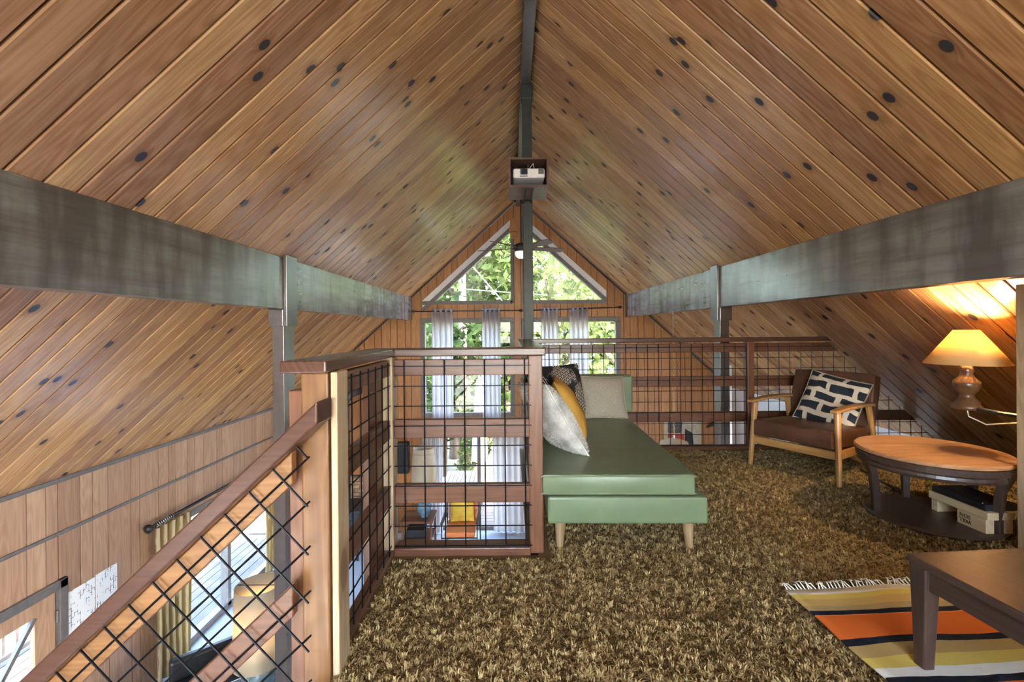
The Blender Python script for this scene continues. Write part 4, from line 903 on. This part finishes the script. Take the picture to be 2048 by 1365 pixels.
def tree(name, x, y, z0, h, rx, rz, n, mat, lab, trunk=.18, ls=.16, bare=.3, group='trees outside'):
    e = empty(name, (x, y, z0)); tag(e, lab, 'tree', group)
    part(MB().tube([(x, y, z0), (x+.1, y, z0+h*.4), (x-.05, y+.1, z0+h*.95)], [trunk, trunk*.75, trunk*.2], 10), 'trunk', M['bark'], e, smooth=True)
    nb = 14; cen = np.stack([x+rng.normal(0, rx*.5, nb), y+rng.normal(0, rx*.5, nb), z0+h*(bare+(1-bare)*rng.uniform(0.05, .95, nb))], 1)
    br_ = MB()
    for c in cen: br_.tube([(x, y, max(z0+h*.2, c[2]-rx*.5)), tuple(c)], [trunk*.35, .02], 5)
    part(br_, 'branches', M['bark'], e)
    k = rng.integers(0, nb, n); d = rng.normal(0, 1, (n, 3)); d /= np.linalg.norm(d, axis=1)[:, None]; rad = rng.uniform(.35, 1, n)**.5
    c = cen[k]+d*rad[:, None]*np.array([rx*.5, rx*.5, rz*.32])
    a = rng.normal(0, 1, (n, 3)); a /= np.linalg.norm(a, axis=1)[:, None]; b_ = np.cross(a, rng.normal(0, 1, (n, 3))); b_ /= np.linalg.norm(b_, axis=1)[:, None]
    s = rng.uniform(.6, 1.3, n)[:, None]*ls
    V = np.stack([c-a*s, c+b_*s*.45, c+a*s, c-b_*s*.45], 1).reshape(-1, 3)
    mb = MB(); mb.v = [tuple(p) for p in V]; mb.f = [(4*i, 4*i+1, 4*i+2, 4*i+3) for i in range(n)]
    o = part(mb, 'foliage', mat, e); o['kind'] = 'stuff'
TR = [(-1.9, 15, 9.5, 2.6, 6, 5200, 'leaf', 'tall green tree behind the left triangular window'), (1.4, 14.5, 9.0, 2.4, 6, 5200, 'leaf2', 'pale sunlit tree behind the right triangular window'),
      (-4.4, 17, 7, 2.4, 5, 3200, 'leaf2', 'pale leafy tree at the left of the gable view'), (4.4, 17, 9, 2.8, 6, 4200, 'leaf', 'broad green tree at the right of the gable view'), (.3, 21, 11, 3.2, 8, 5000, 'leaf3', 'dark green tree far behind the utility pole'),
      (-2.0, 12.6, 4.6, .9, 3, 1500, 'leaf3', 'young dark tree beside the left rectangular window'), (-.2, 12.2, 4.4, .8, 3, 1500, 'leaf', 'young green tree behind the middle of the deck')]
for x, y, h_, rx_, rz_, n_, mt, lab in TR: tree('tree', x, y, -3.1, h_, rx_, rz_, n_, M[mt], lab)
for x, y, h_, lab in ((1.6, 11.9, 2.6, 'pale flowering shrub behind the daybed railing'), (2.2, 12.1, 2.5, 'right pale shrub outside the right window'), (-1.1, 11.9, 2.2, 'small shrub beside the closed umbrella')): tree('shrub', x, y, -3.1, h_, .55, 1.6, 1300, M['leaf2'], lab, .05, .08, .25, 'shrubs by the deck')
for k, (y, x) in enumerate(((3.0, -15), (8.0, -16), (13.0, -15.5), (18.5, -17))): tree('tree', x, y, -3.6, 6, 2.2, 5, 2600, M['leaf'], ('first', 'second', 'third', 'fourth')[k]+' green tree beyond the side deck, counting away from the entry door', group='trees beyond the side deck')
e = empty('utility_pole', (-1.45, 13.6, -3.1)); tag(e, 'wooden utility pole behind the left gable window', 'pole')
part(MB().tube([(-1.45, 13.6, -3.1), (-1.45, 13.6, 4.6)], [.15, .11], 12), 'shaft', M['pole'], e, smooth=True); part(box(-2.3, -.6, 13.5, 13.6, 3.3, 3.42), 'crossarm', M['pole'], e)
M['cablepale'] = plain('pale_cable', (.7,.7,.7), .6)
for a, b_, lab in (((-1.45, 13.6, 2.35), (7, 14.5, 1.75), 'pale power line running right from the utility pole'), ((-1.45, 13.6, 2.35), (-9, 15, 3.6), 'pale power line running left from the utility pole'), ((-1.45, 13.6, 3.4), (.6, 11.6, .9), 'pale power line slanting down towards the house')):
    tag(MB().tube([a, b_], .012, 5).build('power_line', M['cablepale']), lab, 'cable', 'power lines')
def house(x0, x1, y0, y1, z1, zr, c, rc, lab, wins):
    e = empty('house', ((x0+x1)/2, y0, -3.1)); tag(e, lab, 'house', 'houses across the street')
    part(box(x0, x1, y0, y1, -3.1, z1), 'wall', plain('siding', c, .8), e); xm = (x0+x1)/2
    part(MB().prism([(x0-.3, z1), (x1+.3, z1), (xm, zr)], y0-.3, y1+.3, 'y'), 'roof', plain('roofing', rc, .9), e)
    for a, b_, c0, c1 in wins:
        w_ = part(box(a, b_, y0-.05, y0+.02, c0, c1), 'window', M['white'], e); part(box(a+.08, b_-.08, y0-.06, y0-.04, c0+.08, c1-.08), 'pane', M['black'], w_)
house(2.6, 9, 20, 26, 1.6, 3.2, (.13,.15,.17), (.1,.1,.11), 'slate grey house with a white window behind the right gable window', [(4.3, 5.0, .9, 1.5), (6.5, 7.4, -.2, .8)])
house(-3.2, .6, 24, 30, 1.9, 3.0, (.78,.77,.74), (.2,.19,.18), 'white house behind the left gable window', [(-1.0, -.3, -.5, .5)])
house(-9, -5.2, 19, 25, .6, 1.6, (.42,.17,.11), (.08,.13,.11), 'rust red house at the far left of the gable view', [(-7, -6.2, -1, 0)])
e = empty('patio_umbrella', (-.75, 10.6, -2.68)); tag(e, 'closed white patio umbrella standing on the deck', 'umbrella'); part(MB().tube([(-.75, 10.6, -2.68), (-.75, 10.6, .1)], .02, 8), 'pole', M['chrome'], e); part(MB().tube([(-.75, 10.6, -1.9), (-.75, 10.6, -1.2), (-.75, 10.6, -.3), (-.75, 10.6, .05)], [.2, .16, .10, .02], 9), 'canopy', M['white'], e)
e = empty('patio_table', (-1.0, 9.6, -2.68)); tag(e, 'grey slatted patio table outside the glass door', 'table')
for k in range(9): part(box(-1.4+k*.088, -1.32+k*.088, 9.2, 10.0, -1.99, -1.96), 'slat', M['deck'], e)
part(box(-1.38, -.64, 9.25, 9.95, -2.1, -1.99), 'apron', M['deck'], e)
for x in (-1.36, -.7):
    for y in (9.27, 9.88): part(box(x, x+.05, y, y+.05, -2.68, -2.1), 'leg', M['deck'], e)
